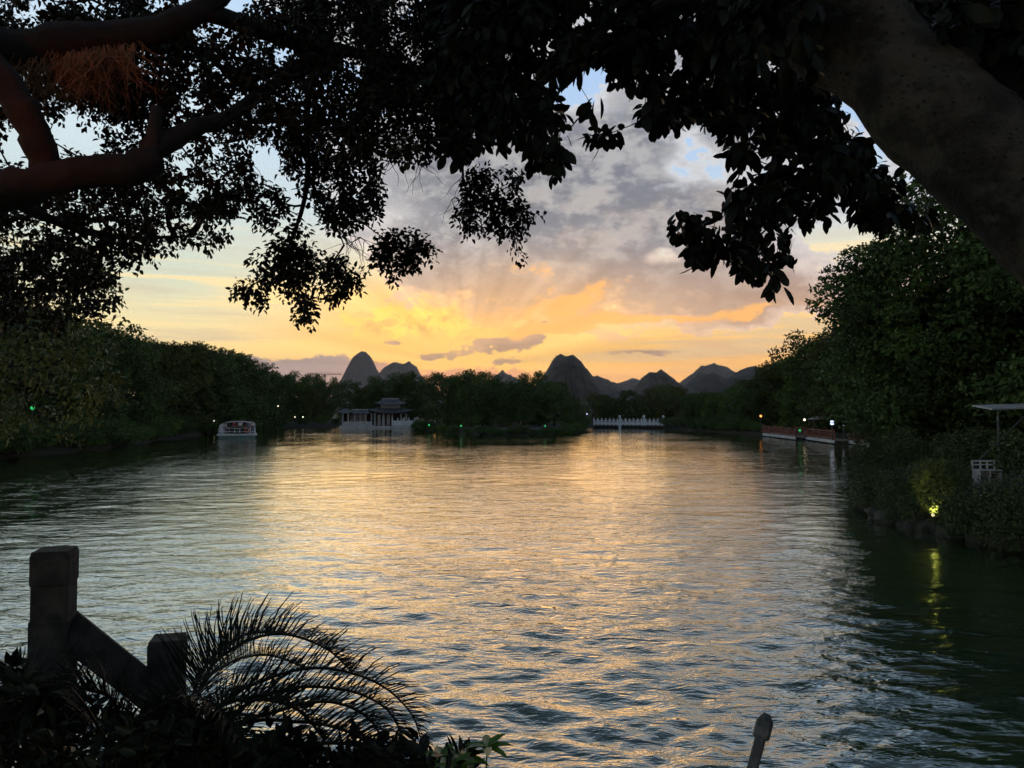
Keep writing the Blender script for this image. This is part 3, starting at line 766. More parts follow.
def sprays(name, P, dirs, kind, mt, parent, seed):
    r = np.random.default_rng(seed); P = np.array([tuple(p) for p in P]); n = len(P)
    if kind == 'small': k, L, W, ext = 22, 0.050, 0.032, 0.13
    elif kind == 'olive': k, L, W, ext = 14, 0.10, 0.05, 0.24
    elif kind == 'shrub': k, L, W, ext = 16, 0.060, 0.026, 0.08
    else: k, L, W, ext = 12, 0.112, 0.054, 0.10
    ax = unit(dirs * 0.6 + r.normal(size=(n, 3)) * 0.45 + np.array([0, 0, -0.30 if kind != 'shrub' else 0.5]))
    t = np.tile(np.linspace(-0.9, 0.6, k), n) + r.uniform(-.08, .08, n * k)
    Pk = np.repeat(P, k, 0); A = np.repeat(ax, k, 0)
    side = unit(np.cross(A, unit(r.normal(size=(n * k, 3)))))
    base = Pk + A * t[:, None] * ext + side * r.uniform(0, ext * 0.45, (n * k, 1))
    down = -0.75 if kind == 'large' else (-0.35 if kind != 'shrub' else 0.25)
    D_ = unit(side * 0.9 + A * 0.45 + np.array([0, 0, down]) + r.normal(size=(n * k, 3)) * 0.22)
    Nn = unit(np.array([0, 0, 1.0]) + r.normal(size=(n * k, 3)) * 0.75)
    me = leaf_mesh(name, base, D_, Nn, L * r.uniform(0.6, 1.25, n * k), W * r.uniform(0.7, 1.25, n * k), M[mt], 0.18, 0.22, fine=(kind == 'large'))
    o = link(name, me, parent); kid(parent, o); return o

# small-leaved tree whose limbs reach in from the left ------------------------------
T1 = empty('overhanging_tree', (0, 0, 0)); tag(T1, 'small-leaved tree reaching in from the left with heavy black limbs and hanging sprays', 'tree')
limbs = MB(); seeds1 = []
def limb(mb, pts, rads, n=9, seedlist=None):
    W_ = [at(*p) if len(p) == 3 and abs(p[0]) > 12 or p[0] == 0 else Vector(p) for p in pts]
    # refine with a gentle wander so that the limb is never a clean pipe
    out = []; ro = []
    for i in range(len(W_) - 1):
        for s_ in range(4):
            t = s_ / 4; p0 = W_[max(i - 1, 0)]; p1 = W_[i]; p2 = W_[i + 1]; p3 = W_[min(i + 2, len(W_) - 1)]
            q = 0.5 * ((2 * p1) + (-p0 + p2) * t + (2 * p0 - 5 * p1 + 4 * p2 - p3) * t * t + (-p0 + 3 * p1 - 3 * p2 + p3) * t ** 3)
            rr = rads[i] * (1 - t) + rads[i + 1] * t
            out.append(q + Vector((rnd.uniform(-1, 1), rnd.uniform(-1, 1), rnd.uniform(-1, 1))) * rr * 0.16); ro.append(rr * rnd.uniform(0.9, 1.12))
    out.append(W_[-1]); ro.append(rads[-1])
    mb.tube(out, ro, n)
    if seedlist is not None: seedlist += out
    return out
limb(limbs, [(-4.9, 2.4, 2.0), (-4.7, 2.6, 3.3), (-4.3, 3.3, 4.6), (-260, 230, 4.3), (-60, 208, 4.3), (0, 192, 4.3), (60, 178, 4.4), (120, 170, 4.5), (158, 160, 4.6)], [0.30, 0.26, 0.2, 0.16, 0.135, 0.12, 0.105, 0.095, 0.085], 10, seeds1)
limb(limbs, [(150, 165, 4.6), (154, 140, 4.6), (157, 108, 4.65)], [0.06, 0.045, 0.035], 8)
limb(limbs, [(150, 150, 4.6), (185, 132, 4.8), (225, 118, 5.1), (262, 92, 5.6), (300, 70, 6.0), (330, 40, 6.2)], [0.075, 0.06, 0.05, 0.04, 0.035, 0.025], 8, seeds1)
limb(limbs, [(-160, -60, 4.2), (-60, 20, 4.2), (0, 80, 4.25), (28, 118, 4.3), (44, 160, 4.4), (52, 182, 4.4)], [0.16, 0.12, 0.095, 0.085, 0.085, 0.10], 9, seeds1)
limb(limbs, [(-200, 100, 4.6), (-60, 60, 4.6), (20, 48, 4.7), (90, 40, 4.8), (150, 32, 4.9), (200, 10, 5.0), (240, -22, 5.2), (300, -70, 5.4)], [0.19, 0.16, 0.13, 0.11, 0.09, 0.07, 0.055, 0.045], 9, seeds1)
limb(limbs, [(300, -70, 5.4), (318, 10, 6.0), (312, 70, 6.3), (307, 120, 6.5), (308, 170, 6.6), (303, 205, 6.6), (292, 238, 6.7), (280, 268, 6.8)], [0.05, 0.035, 0.03, 0.026, 0.024, 0.019, 0.014, 0.008], 7, seeds1)
limb(limbs, [(308, 172, 6.6), (318, 196, 6.7), (332, 218, 6.8), (344, 245, 6.8)], [0.018, 0.013, 0.010, 0.006], 6, seeds1)
limb(limbs, [(338, 222, 6.8), (360, 222, 6.8), (375, 232, 6.9), (395, 245, 6.9)], [0.010, 0.008, 0.006, 0.005], 5, seeds1)
limb(limbs, [(200, 10, 5.0), (290, 40, 5.8), (380, 60, 6.4), (440, 90, 6.8), (460, 150, 7.0), (466, 190, 7.0), (490, 205, 7.0)], [0.07, 0.055, 0.045, 0.03, 0.016, 0.010, 0.006], 7, seeds1)
limb(limbs, [(300, -70, 5.4), (400, -60, 6.0), (480, -10, 6.4), (520, 60, 6.8)], [0.06, 0.05, 0.035, 0.02], 7, seeds1)
limb(limbs, [(0, 192, 4.3), (40, 215, 5.0), (90, 232, 5.6), (140, 238, 6.2), (190, 236, 6.5)], [0.05, 0.035, 0.025, 0.016, 0.008], 6, seeds1)
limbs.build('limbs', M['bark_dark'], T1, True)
Yr1 = (5.0, 8.3); PS = 104
c1 = []
c1 += sample([(-60, -60), (180, -60), (205, 25), (185, 60), (180, 110), (240, 130), (262, 150), (235, 175), (240, 200), (225, 225), (165, 205), (60, 205), (-60, 215)], 1.05, PS, (5.4, 8.3), 6.5,
             holes=[[(-5, 128), (25, 128), (50, 150), (60, 165), (0, 165)], [(48, 118), (72, 112), (95, 140), (85, 152), (55, 150)], [(20, 0), (50, 5), (55, 28), (25, 22)], [(155, 55), (172, 55), (182, 80), (160, 76)]], patch=0.35, seed=1)
c1 += sample([(50, 10), (190, 25), (190, 60), (175, 110), (120, 118), (70, 100), (40, 60)], 2.4, PS, (5.0, 7.3), 6.5, patch=0.2, seed=16)
c1 += sample([(-60, 200), (165, 195), (232, 200), (228, 215), (232, 245), (222, 252), (196, 245), (150, 262), (120, 268), (110, 280), (-60, 300)], 1.1, PS, Yr1, 6.5, holes=[[(181, 214), (202, 212), (208, 232), (190, 236)]], patch=0.3, seed=2)
c1 += sample([(-60, 270), (108, 270), (116, 300), (100, 322), (60, 330), (-60, 330)], 1.1, PS, Yr1, 6.5, patch=0.3, seed=3)
c1 += sample([(262, 0), (380, -50), (385, 60), (372, 130), (383, 150), (352, 162), (300, 150), (262, 140), (200, 108), (196, 60), (214, 34), (250, 18)], 2.3, PS, Yr1, 6.5, patch=0.4, seed=4)
c1 += sample([(235, 170), (262, 180), (285, 200), (284, 222), (268, 228), (240, 212), (230, 190)], 1.7, PS, (6, 7.4), 6.5, seed=5)
c1 += sample([(284, 150), (372, 150), (378, 178), (382, 205), (368, 220), (340, 234), (325, 232), (318, 210), (300, 190), (286, 176)], 2.1, PS, (6, 7.6), 6.5, patch=0.5, seed=6)
c1 += sample([(278, 235), (300, 226), (322, 244), (318, 256), (296, 262), (276, 262)], 1.5, PS, (6.4, 7.3), 6.5, seed=7)
c1 += sample([(252, 262), (276, 248), (330, 252), (344, 268), (366, 272), (365, 284), (350, 300), (338, 304), (322, 290), (300, 296), (278, 290), (262, 276)], 2.1, PS, (6.3, 7.5), 6.5, patch=0.3, seed=8)
c1 += sample([(234, 290), (250, 282), (284, 292), (290, 300), (262, 306), (240, 306)], 1.4, PS, (6.4, 7.3), 6.5, seed=9)
c1 += sample([(290, 300), (314, 302), (317, 318), (310, 332), (300, 330), (290, 316)], 1.8, PS, (6.5, 7.3), 6.5, seed=10)
c1 += sample([(372, 248), (388, 234), (412, 232), (428, 242), (436, 254), (420, 264), (402, 270), (394, 282), (388, 272), (374, 266)], 2.4, PS, (6.5, 7.3), 6.5, seed=11)
c1 += sample([(372, 60), (460, 60), (470, 120), (448, 146), (436, 160), (392, 160), (372, 140)], 2.2, PS, Yr1, 6.5, patch=0.4, seed=12)
c1 += sample([(462, 180), (484, 168), (516, 172), (526, 204), (538, 214), (530, 232), (508, 238), (486, 234), (462, 232), (460, 206)], 2.0, PS, (6.6, 7.5), 6.5, patch=0.3, seed=13)
c1 += sample([(508, 236), (524, 238), (520, 258), (514, 258)], 1.2, PS, (6.7, 7.3), 6.5, seed=14)
c1 += sample([(340, -60), (560, -60), (540, 70), (460, 110), (372, 100)], 2.4, PS, (6, 8.5), 6.5, patch=0.3, seed=15)
# unseen leaf sprays added above and behind the viewer to shade the near things
for _ in range(500): c1.append(Vector((rnd.uniform(-7, 0.5), rnd.uniform(-4, 4), rnd.uniform(6.4, 9.5))))
d1 = wire(c1, seeds1, 'branches', T1)
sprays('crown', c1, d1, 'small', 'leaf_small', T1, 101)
# bare, curling dry twigs caught in the red light
tw = MB()
for i in range(520):
    # aerial roots and dead twigs, each springing from the underside of the upper limb
    x0 = rnd.triangular(-30, 150, 70); s0 = at(x0, float(np.interp(x0, [-60, 20, 90, 150], [72, 58, 50, 42])) + rnd.uniform(-4, 6), rnd.uniform(4.62, 4.85)); d = Vector((rnd.uniform(-.5, .5), rnd.uniform(-.3, .1), -1)).normalized()
    pts = [s0]; n_ = rnd.randint(4, 10)
    for k in range(n_):
        d = (d + Vector((rnd.uniform(-.55, .55), rnd.uniform(-.3, .3), rnd.uniform(-.45, .40)))).normalized(); pts.append(pts[-1] + d * rnd.uniform(0.025, 0.06))
    tw.tube(pts, [0.0034 - 0.0022 * k / n_ for k in range(n_ + 1)], 3, cap=False)
tw.build('dry_twigs', M['twig'], T1)
for (px, py, Y) in [(462, 180, 7.0), (455, 200, 7), (350, 235, 6.8), (345, 240, 6.8), (395, 160, 6.9), (425, 165, 6.9), (238, 165, 6.0), (250, 160, 6.0), (195, 212, 6.2), (360, 240, 6.8)]:
    hb = MB(); hub = at(px, py - 3, Y)
    for i in range(5):
        s0 = at(px + rnd.uniform(-6, 6), py, Y); d = Vector((rnd.uniform(-.8, .8), rnd.uniform(-.3, .3), rnd.uniform(-1, -.2))).normalized(); pts = [hub, s0]
        for k in range(6):
            d = (d + Vector((rnd.uniform(-.4, .4), rnd.uniform(-.2, .2), rnd.uniform(-.35, .25)))).normalized(); pts.append(pts[-1] + d * rnd.uniform(0.03, 0.07))
        hb.tube(pts, [0.005, 0.004, .0035, .003, .0025, .002, .0016, .001], 3, cap=False)
    hb.build('bare_twig', M['bark_dark'], T1)

# large-leaved tree leaning in from the right ------------------------------------
T2 = empty('leaning_tree', (3.55, 1.7, gz(3.55, 1.7))); T2.location = (0, 0, 0)
tag(T2, 'thick pale mottled trunk leaning in from the right edge under large dark leaves', 'tree')
tk = MB(); seeds2 = []
TR = [(3.75, 1.35, 1.9), (3.5, 1.7, 2.5), (3.1, 2.25, 3.4), (1122, 274, 2.75), (1006, 172, 2.95), (905, 92, 3.15), (835, 28, 3.35), (770, -30, 3.6), (700, -90, 4.0), (600, -170, 4.8)]
W_ = [Vector(p) if p[0] < 12 else at(*p) for p in TR]
def spline(W, rads, sub=8):
    out = []; ro = []
    for i in range(len(W) - 1):
        for s_ in range(sub):
            t = s_ / sub; p0 = W[max(i - 1, 0)]; p1 = W[i]; p2 = W[i + 1]; p3 = W[min(i + 2, len(W) - 1)]
            out.append(0.5 * ((2 * p1) + (-p0 + p2) * t + (2 * p0 - 5 * p1 + 4 * p2 - p3) * t * t + (-p0 + 3 * p1 - 3 * p2 + p3) * t ** 3)); ro.append(rads[i] * (1 - t) + rads[i + 1] * t)
    return out + [W[-1]], ro + [rads[-1]]
o_, r_ = spline(W_, [0.36, 0.30, 0.27, 0.20, 0.195, 0.20, 0.208, 0.20, 0.18, 0.12], 14)
tk.tube(o_, r_, 64); seeds2 += o_[63:]
# bumps, hollows and old branch scars
vs = []
for v in tk.v:
    p = Vector(v); k = min(range(0, len(o_), 1), key=lambda i: (o_[i] - p).length_squared); dvec = (p - o_[k]);
    a = wob(np.array([p.x * 1.0 + p.z]), np.array([p.y + p.z * 0.7]), 7.0, 9)[0] * 0.050 + wob(np.array([p.x - p.y]), np.array([p.z * 1.2 + p.x * .4]), 15.0, 19)[0] * 0.018 + wob(np.array([p.x * 1.0 - p.z]), np.array([p.y * 1.3 + p.x]), 22.0, 10)[0] * 0.012
    vs.append(tuple(p + dvec.normalized() * a))
tk.v = vs
tk.build('trunk', M['bark_pale'], T2, True)
lb = MB()
limb(lb, [(905, 92, 3.15), (960, 45, 3.5), (1030, 20, 3.8), (1120, -10, 4.2)], [0.15, 0.12, 0.11, 0.09], 9, seeds2)
limb(lb, [(940, 120, 3.1), (990, 60, 3.3), (1060, 20, 3.5), (1150, -40, 3.8)], [0.13, 0.12, 0.11, 0.09], 9, seeds2)
limb(lb, [(770, -30, 3.6), (700, -10, 4.4), (640, 20, 5.0), (600, 50, 5.5), (560, 90, 5.8)], [0.09, 0.06, 0.045, 0.035, 0.02], 8, seeds2)
limb(lb, [(700, -90, 4.0), (600, -50, 4.8), (520, -10, 5.4), (470, 40, 5.8), (450, 100, 6.0)], [0.09, 0.06, 0.05, 0.035, 0.02], 8, seeds2)
limb(lb, [(800, 10, 3.45), (790, 60, 4.3), (785, 120, 5.0), (770, 180, 5.3), (740, 235, 5.4), (700, 240, 5.4)], [0.07, 0.05, 0.04, 0.028, 0.016, 0.007], 8, seeds2)
limb(lb, [(785, 120, 5.0), (820, 170, 5.3), (835, 205, 5.4)], [0.03, 0.02, 0.01], 7, seeds2)
limb(lb, [(700, -10, 4.4), (700, 60, 5.0), (690, 110, 5.3)], [0.035, 0.02, 0.01], 7, seeds2)
lb.build('limbs', M['bark_dark'], T2, True)
PL = 255; c2 = []
YL = (4.7, 6.9)
c2 += sample([(430, -60), (720, -60), (700, 40), (600, 55), (560, 70), (556, 105), (566, 130), (565, 155), (550, 172), (536, 160), (520, 140), (490, 140), (470, 150), (448, 158), (440, 130), (430, 60)], 3.0, PL, YL, 5.6, patch=0.2, seed=31)
c2 += sample([(600, 40), (700, 30), (740, 60), (735, 120), (705, 128), (680, 120), (655, 128), (640, 125), (615, 112), (605, 92), (585, 118), (590, 145), (582, 130), (588, 100), (604, 80)], 2.3, PL, YL, 5.6, patch=0.3, seed=32)
c2 += sample([(586, 118), (606, 116), (612, 134), (600, 148), (588, 136)], 2.2, PL, (5.2, 5.8), 5.6, seed=33)
c2 += sample([(690, 40), (760, 20), (830, 90), (870, 160), (885, 190), (872, 210), (830, 212), (808, 214), (790, 232), (792, 268), (775, 282), (745, 268), (728, 250), (735, 210), (716, 178), (728, 150), (716, 128), (700, 110)], 2.3, PL, YL, 5.6, holes=[[(826, 195), (858, 190), (862, 204), (835, 208)], [(745, 140), (760, 138), (765, 156), (750, 158)]], patch=0.55, seed=34)
c2 += sample([(660, 228), (672, 212), (686, 205), (700, 204), (706, 220), (728, 235), (734, 262), (706, 262), (690, 254), (676, 250)], 1.5, PL, (5.1, 5.8), 5.6, seed=35)
c2 += sample([(700, -60), (870, -60), (860, -10), (830, 60), (780, 50), (720, 30)], 2.4, PL, (4.4, 6.4), 5.6, patch=0.3, seed=36)
c2 += sample([(860, -60), (1080, -60), (1080, 110), (1000, 110), (960, 88), (935, 60), (890, 0)], 1.9, PL, (4.6, 6.6), 5.6, holes=[[(938, 28), (966, 28), (972, 62), (948, 66)]], patch=0.45, seed=37)
c2 += sample([(835, 110), (880, 165), (925, 205), (930, 218), (890, 226), (860, 216), (846, 180)], 2.2, PL, (5, 6), 5.6, seed=39)
c2 += sample([(860, 205), (900, 200), (930, 214), (900, 222), (868, 218)], 0.9, PL, (5, 6), 5.6, seed=38)
c2 += sample([(925, -60), (1080, -60), (1080, 80), (1010, 84), (960, 40)], 1.5, PL * 2.0, (2.9, 3.4), 2.9, seed=41)
c2 += sample([(690, -60), (830, -60), (835, 0), (815, 45), (770, 60), (720, 40)], 1.5, PL * 2.0, (3.0, 3.5), 2.9, seed=40)
for _ in range(420): c2.append(Vector((rnd.uniform(-1, 8), rnd.uniform(-4, 4.2), rnd.uniform(6.6, 9.5))))  # out-of-view sprays added overhead, to keep sky light off the foreground
d2 = wire(c2, seeds2, 'branches', T2, 0.003)
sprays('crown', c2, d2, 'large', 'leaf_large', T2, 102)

# bankside tree at the far left, olive leaves hanging over the water ------------------
T3 = empty('bankside_tree', (0, 0, 0)); tag(T3, 'olive-leaved tree at the left edge drooping almost down to the water', 'tree')
l3 = MB(); s3 = []
limb(l3, [(-11.9, 6.4, 1.6), (-11.6, 7.2, 3.2), (-11.0, 8.8, 5.2), (-10.0, 10.6, 6.8), (-8.8, 12.0, 7.0)], [0.30, 0.25, 0.2, 0.14, 0.08], 9, s3)
limb(l3, [(-11.0, 8.8, 5.2), (-10.2, 10.6, 5.0), (-9.0, 12.2, 4.7), (-7.6, 12.9, 4.2)], [0.13, 0.1, 0.06, 0.03], 8, s3)
limb(l3, [(-11.4, 8.0, 4.2), (-10.4, 11.0, 3.6), (-9.2, 13.0, 3.3)], [0.1, 0.07, 0.03], 8, s3)
l3.build('trunk', M['bark_dark'], T3, True)
c3 = sample([(-90, 230), (60, 238), (108, 258), (122, 300), (120, 350), (128, 385), (118, 402), (96, 408), (100, 425), (70, 420), (52, 400), (30, 380), (-90, 400)], 3.4, 330, (10.8, 14.0), 12, patch=0.35, seed=51)
c3 += sample([(-90, 395), (20, 395), (60, 410), (92, 440), (60, 440), (20, 436), (-90, 450)], 3.0, 330, (13, 16), 12, patch=0.2, seed=52)
c3 += [p + Vector((rnd.uniform(-4, -2), rnd.uniform(-2, 1), rnd.uniform(-1, 2))) for p in c3[:250]]
d3 = wire(c3, s3, 'branches', T3, 0.004)
sprays('crown', c3, d3, 'olive', 'leaf_olive', T3, 103)

# ------------------------------------------------------------------ right bank
def hero_tree(name, H, Wd, nleaf, leaf, lm, seed, form='spread', low=0.2):
    return tree_proto(name, H, Wd, 95, nleaf, leaf, lm, seed, low=low, trunk_r=0.34, form=form, bark='bark_dark', ls=0.56)
h1 = hero_tree('spreading_tree', 11.9, 5.6, 62000, 0.18, 'leaf_far', 71, low=0.16)
h2 = hero_tree('spreading_tree', 12.5, 6.5, 62000, 0.18, 'leaf_far', 72, low=0.14)
h3 = hero_tree('broadleaf_tree', 8.0, 3.6, 26000, 0.14, 'leaf_bush', 73, 'round', 0.05)
def place(root, px, Y, label, rz=0.0, cat='tree', dz=0.0, group=None, sc=1.0):
    p = at(px, 407, Y); root.location = (p.x, p.y, gz(p.x, p.y) + dz); root.rotation_euler = (0, 0, rz); root.scale = (sc,) * 3
    tag(root, label, cat, group); USED.add(root.name); return root
h2.scale = (1, 1, 1)
place(h1, 928, 37, 'tall spreading dark green tree on the right bank, its layered crown against the sky', 0.4)
place(h2, 1085, 33, 'wide dark tree at the right edge behind the leaning pale trunk', 1.0, sc=1.28)
place(h3, 912, 48, 'lower speckled green tree over the right end of the boardwalk', 2.0)
h4 = copy_tree(h3); h4.location = tuple(at(935, 407, 41).xy) + (0.8,); h4.scale = (0.75, 0.75, 0.62); h4.rotation_euler = (0, 0, 4.0)
tag(h4, 'small round tree low under the tall spreading tree on the right bank', 'tree')
h5 = copy_tree(h3); h5.location = tuple(at(1045, 407, 36).xy) + (0.9,); h5.scale = (0.8, 0.8, 0.55); h5.rotation_euler = (0, 0, 5.0)
tag(h5, 'low green tree at the right edge behind the metal awning', 'tree')
for i, (px, Y, sc) in enumerate([(893, 64, 0.75), (935, 58, 0.95), (985, 50, 1.0), (905, 74, 0.9), (1060, 50, 1.1)]):
    c = copy_tree(h3); p = at(px, 407, Y); c.location = (p.x, p.y, gz(p.x, p.y)); c.scale = (sc * 1.1, sc * 1.1, sc); c.rotation_euler = (0, 0, i * 1.3 + 1)
    tag(c, 'leafy green tree in the thick growth between boardwalk and near right shore', 'tree', 'trees between boardwalk and near right shore')
for i, (x, y, h) in enumerate([(26, 16, 12), (27, 5, 13), (23, 24, 12), (28, -4, 13)]):
    c = copy_tree(h2); c.location = (x, y, gz(x, y)); c.scale = (h / 12.5,) * 3; c.rotation_euler = (0, 0, i * 1.7)
    tag(c, 'large tree on the right shore mirrored darkly in the calm corner of water', 'tree', 'large trees past the right edge')

BUSH = [shrub_proto('bank_shrub', 1.7, 1.5, 5200, 0.085, 'leaf_bush', 81), shrub_proto('bank_shrub', 1.5, 1.7, 5200, 0.075, 'leaf_bush', 82),
        shrub_proto('silvery_shrub', 1.3, 1.4, 4600, 0.08, 'leaf_silver', 83)]
def bush(k, px, Y, sc, label, group=None, dz=0.0, szz=1.0):
    p = at(px, 407, Y)
    return put(BUSH[k], (p.x, p.y, max(0.35, gz(p.x, p.y) - 0.15) + dz), rnd.uniform(0, 6), sc, label, 'shrub', group, szz)
g_front = 'shrubs along the near right shore'
for px, yb, sc in [(869, 505, .85), (880, 513, .95), (893, 518, .9), (906, 523, .95), (920, 527, .8), (957, 535, .85), (973, 538, 1.0), (990, 542, 1.0), (1024, 548, 1.15), (1046, 553, 1.2)]:
    bush(rnd.choice((0, 1)), px, 3092 / (yb - 407) - .1, sc, 'green shrub spilling over the rocks at the edge of the near right shore', g_front, -0.25)
for px, yb, sc in [(876, 497, 1.2), (892, 503, 1.25), (908, 507, 1.3), (926, 511, 1.2), (962, 517, 1.25), (980, 521, 1.3), (1000, 525, 1.35), (1026, 530, 1.4), (1050, 534, 1.5), (900, 490, 1.4), (930, 495, 1.3), (990, 505, 1.2)]:
    bush(rnd.choice((0, 1)), px, 3092 / (yb - 407) + .6, sc, 'taller green shrub in the second row of the near right shore', 'second row of shrubs on the near right shore', -.2)
bush(2, 1006, 23.0, 1.0, 'silvery-leaved shrub low at the water near the right edge')
bush(2, 902, 28.6, 0.75, 'pale silvery shrub left of the yellow-lit bush')
b = bush(1, 942, 25.9, 0.85, 'bush glowing yellow green in the beam of a small floodlight', szz=1.3)
# rocks under the shrubs
def rock(p, s, label, group):
    bm = bmesh.new(); bmesh.ops.create_icosphere(bm, subdivisions=3, radius=1.0); sd_ = rnd.random() * 50
    for v in bm.verts:
        n = v.co.normalized(); q = wob(np.array([n.x * 2 + sd_]), np.array([n.y * 2 + n.z * 3]), 2.0, 77)[0] * 0.22 + wob(np.array([n.x * 6 + sd_]), np.array([n.y * 5 - n.z * 6]), 2.0, 78)[0] * 0.08
        v.co = Vector((n.x * s[0], n.y * s[1], n.z * s[2])) * (1 + q)
    me = bpy.data.meshes.new('rock'); bm.to_mesh(me); bm.free(); me.materials.append(M['rock'])
    o = link('rock', me); o.location = p; o.rotation_euler = (0, 0, rnd.uniform(0, 6)); tag(o, label, 'rock', group); return o
for px, py in [(868, 512), (880, 520), (893, 524), (908, 527), (922, 531), (938, 534), (955, 538), (972, 541), (990, 545), (1008, 548), (1026, 552), (872, 503), (866, 495)]:
    p = onz(px, py, 0.0)
    rock(p + Vector((0.3, 0.5, 0.12)), (rnd.uniform(.5, .9), rnd.uniform(.4, .7), rnd.uniform(.28, .5)), 'dark rock at the foot of the shrubs on the near right shore', 'rocks along the near right shore')

# floodlight in the bank growth
def tri_lamp(name, p, label, mt, r=0.07, light=None, col=(1, 1, 1), e=10, aim=None, ang=70):
    root = empty(name, p); tag(root, label, 'lamp')
    mb = MB(); mb.lathe((0, 0, -0.25), [(0.02, 0), (0.02, 0.2), (r * .8, 0.21), (r * .9, 0.24)], 8); mb.build('lamp_base', M['metal'], root)
    mb = MB(); mb.lathe((0, 0, 0), [(r * .5, -0.012), (r, r * .5), (r * 1.0, r), (r * .6, r * 1.7), (0.01, r * 1.9)], 10); mb.build('lamp_glass', M[mt], root, True)
    if light:
        l = bpy.data.lights.new(name + '_light', light); l.energy = e; l.color = col
        if light == 'SPOT': l.spot_size = R(ang); l.spot_blend = 0.6; l.shadow_soft_size = 0.05
        else: l.shadow_soft_size = 0.06
        lo = bpy.data.objects.new('lamp_light', l); COL.objects.link(lo); lo.location = Vector(p) + Vector((0, 0, r * 2.2))
        if aim is not None: lo.rotation_euler = (Vector(aim) - Vector(lo.location)).to_track_quat('-Z', 'Y').to_euler()
    return root
fl = at(933, 516, 24.0); tri_lamp('garden_floodlight', fl, 'small bright floodlight shining up into the yellow-lit bush on the right bank', 'bulb_warm', 0.045, 'SPOT', (1.0, 0.78, 0.22), 190, at(943, 484, 26.0), 60)

# ------------------------------------------------------------------ metal awning and bench, right edge
aw = empty('awning', at(998, 407, 25.5)); tag(aw, 'flat metal awning on a thin post with a slanting brace at the right edge', 'awning')
def loc(root, p): return Vector(p) - Vector(root.location)
mb = MB(); a = loc(aw, at(992, 410, 25.5)); e = loc(aw, at(1060, 408, 26.5))
mb.add([a, e, e + Vector((0.3, 1.6, .12)), a + Vector((0.3, 1.6, .12)), a + Vector((0, 0, .05)), e + Vector((0, 0, .05)), e + Vector((.3, 1.6, .17)), a + Vector((.3, 1.6, .17))], [(3, 2, 1, 0), (4, 5, 6, 7), (0, 1, 5, 4), (1, 2, 6, 5), (2, 3, 7, 6), (3, 0, 4, 7)])
mb.build('roof_sheet', M['pale_stone'], aw)
mb = MB(); p = at(998, 411, 25.6); mb.bar(loc(aw, p), loc(aw, (p.x, p.y, 1.0)), 0.035); mb.build('post', M['metal'], aw)
mb = MB(); p = at(1050, 411, 26.4); mb.bar(loc(aw, p), loc(aw, (p.x, p.y, 1.0)), 0.035); mb.build('post', M['metal'], aw)
mb = MB(); mb.bar(loc(aw, at(971, 468, 25.5)), loc(aw, at(1030, 411, 25.9)), 0.03); mb.build('brace', M['metal'], aw)
bn = empty('garden_bench', at(987, 480, 25.0)); tag(bn, 'small white garden bench beside the awning post', 'bench')
q = at(987, 470, 25.0) - Vector(bn.location)
for x in (-.34, -.02, .32): mb = MB(); mb.box(q + Vector((x, 0, -0.26)), (0.05, 0.4, .5)); mb.build('leg', M['pale_stone'], bn)
mb = MB(); mb.box(q + Vector((0, 0, .0)), (0.75, 0.42, 0.04)); mb.build('seat', M['pale_stone'], bn)
mb = MB(); mb.box(q + Vector((0, .19, .28)), (0.78, 0.04, 0.05)); mb.box(q + Vector((0, .19, .16)), (0.74, 0.03, 0.04))
for x in (-.36, -.1, .12, .36): mb.box(q + Vector((x, .19, .15)), (0.05, 0.035, 0.25))
mb.build('backrest', M['pale_stone'], bn)

# ------------------------------------------------------------------ boardwalk with red railings
def railing_deck(p0, p1, label, nb, seg=1):
    """p0,p1 on the water plane: a deck on piles with a red baluster railing towards the lake"""
    a = Vector(p0); b_ = Vector(p1); L = (b_ - a).length; ux = (b_ - a) / L; nn = Vector((-ux.y, ux.x, 0))
    if nn.x < 0: nn = -nn
    root = empty('boardwalk_section', a, math.atan2(ux.y, ux.x)); tag(root, label, 'boardwalk')
    s = -1 if (Matrix.Rotation(-math.atan2(ux.y, ux.x), 3, 'Z') @ nn).y < 0 else 1
    mb = MB(); mb.box((L / 2, s * 1.0, 0.42), (L, 2.0, 0.10)); mb.build('deck', M['deck'], root)
    mb = MB(); mb.box((L / 2, s * 0.02, 0.30), (L + .1, 0.12, 0.32)); mb.build('edge_beam', M['pale_stone'], root)
    for k in range(int(L / 2.2) + 1):
        mb = MB(); mb.tube([(min(L - .2, .2 + k * 2.2), s * .25, -1.2), (min(L - .2, .2 + k * 2.2), s * .25, 0.36)], 0.10, 7); mb.build('pile', M['dark_wood'], root)
    for k in range(int(L / 2.6) + 2):
        x = L * k / (int(L / 2.6) + 1); mb = MB(); mb.box((x, s * .06, 0.98), (0.13, 0.13, 1.06)); mb.box((x, s * .06, 1.54), (0.17, 0.17, 0.06)); mb.build('railing_post', M['red_wood'], root)
    mb = MB()
    for z, h in ((1.40, 0.09), (0.64, 0.08), (1.18, 0.05)): mb.box((L / 2, s * .06, z), (L, 0.07, h))
    n = int(L / 0.34)
    for k in range(n): mb.box((L * (k + .5) / n, s * .06, 0.91), (0.07, 0.05, 0.52))
    mb.build('railing', M['red_wood'], root)
    return root
railing_deck(onz(763, 436.5), onz(795, 440.5), 'left section of red railed boardwalk with nothing roofed on it', 20)
railing_deck(onz(806, 440.5), onz(834, 444.5), 'middle section of red railed boardwalk below the pale kiosk roof', 20)
railing_deck(onz(849, 444.5), onz(884, 451.5), 'right section of red railed boardwalk half hidden by leaves', 20)
# link walkway behind the gap
railing_deck(onz(795, 438.4), onz(807, 439.6), 'recessed darker stretch of boardwalk joining the left and middle sections', 8)
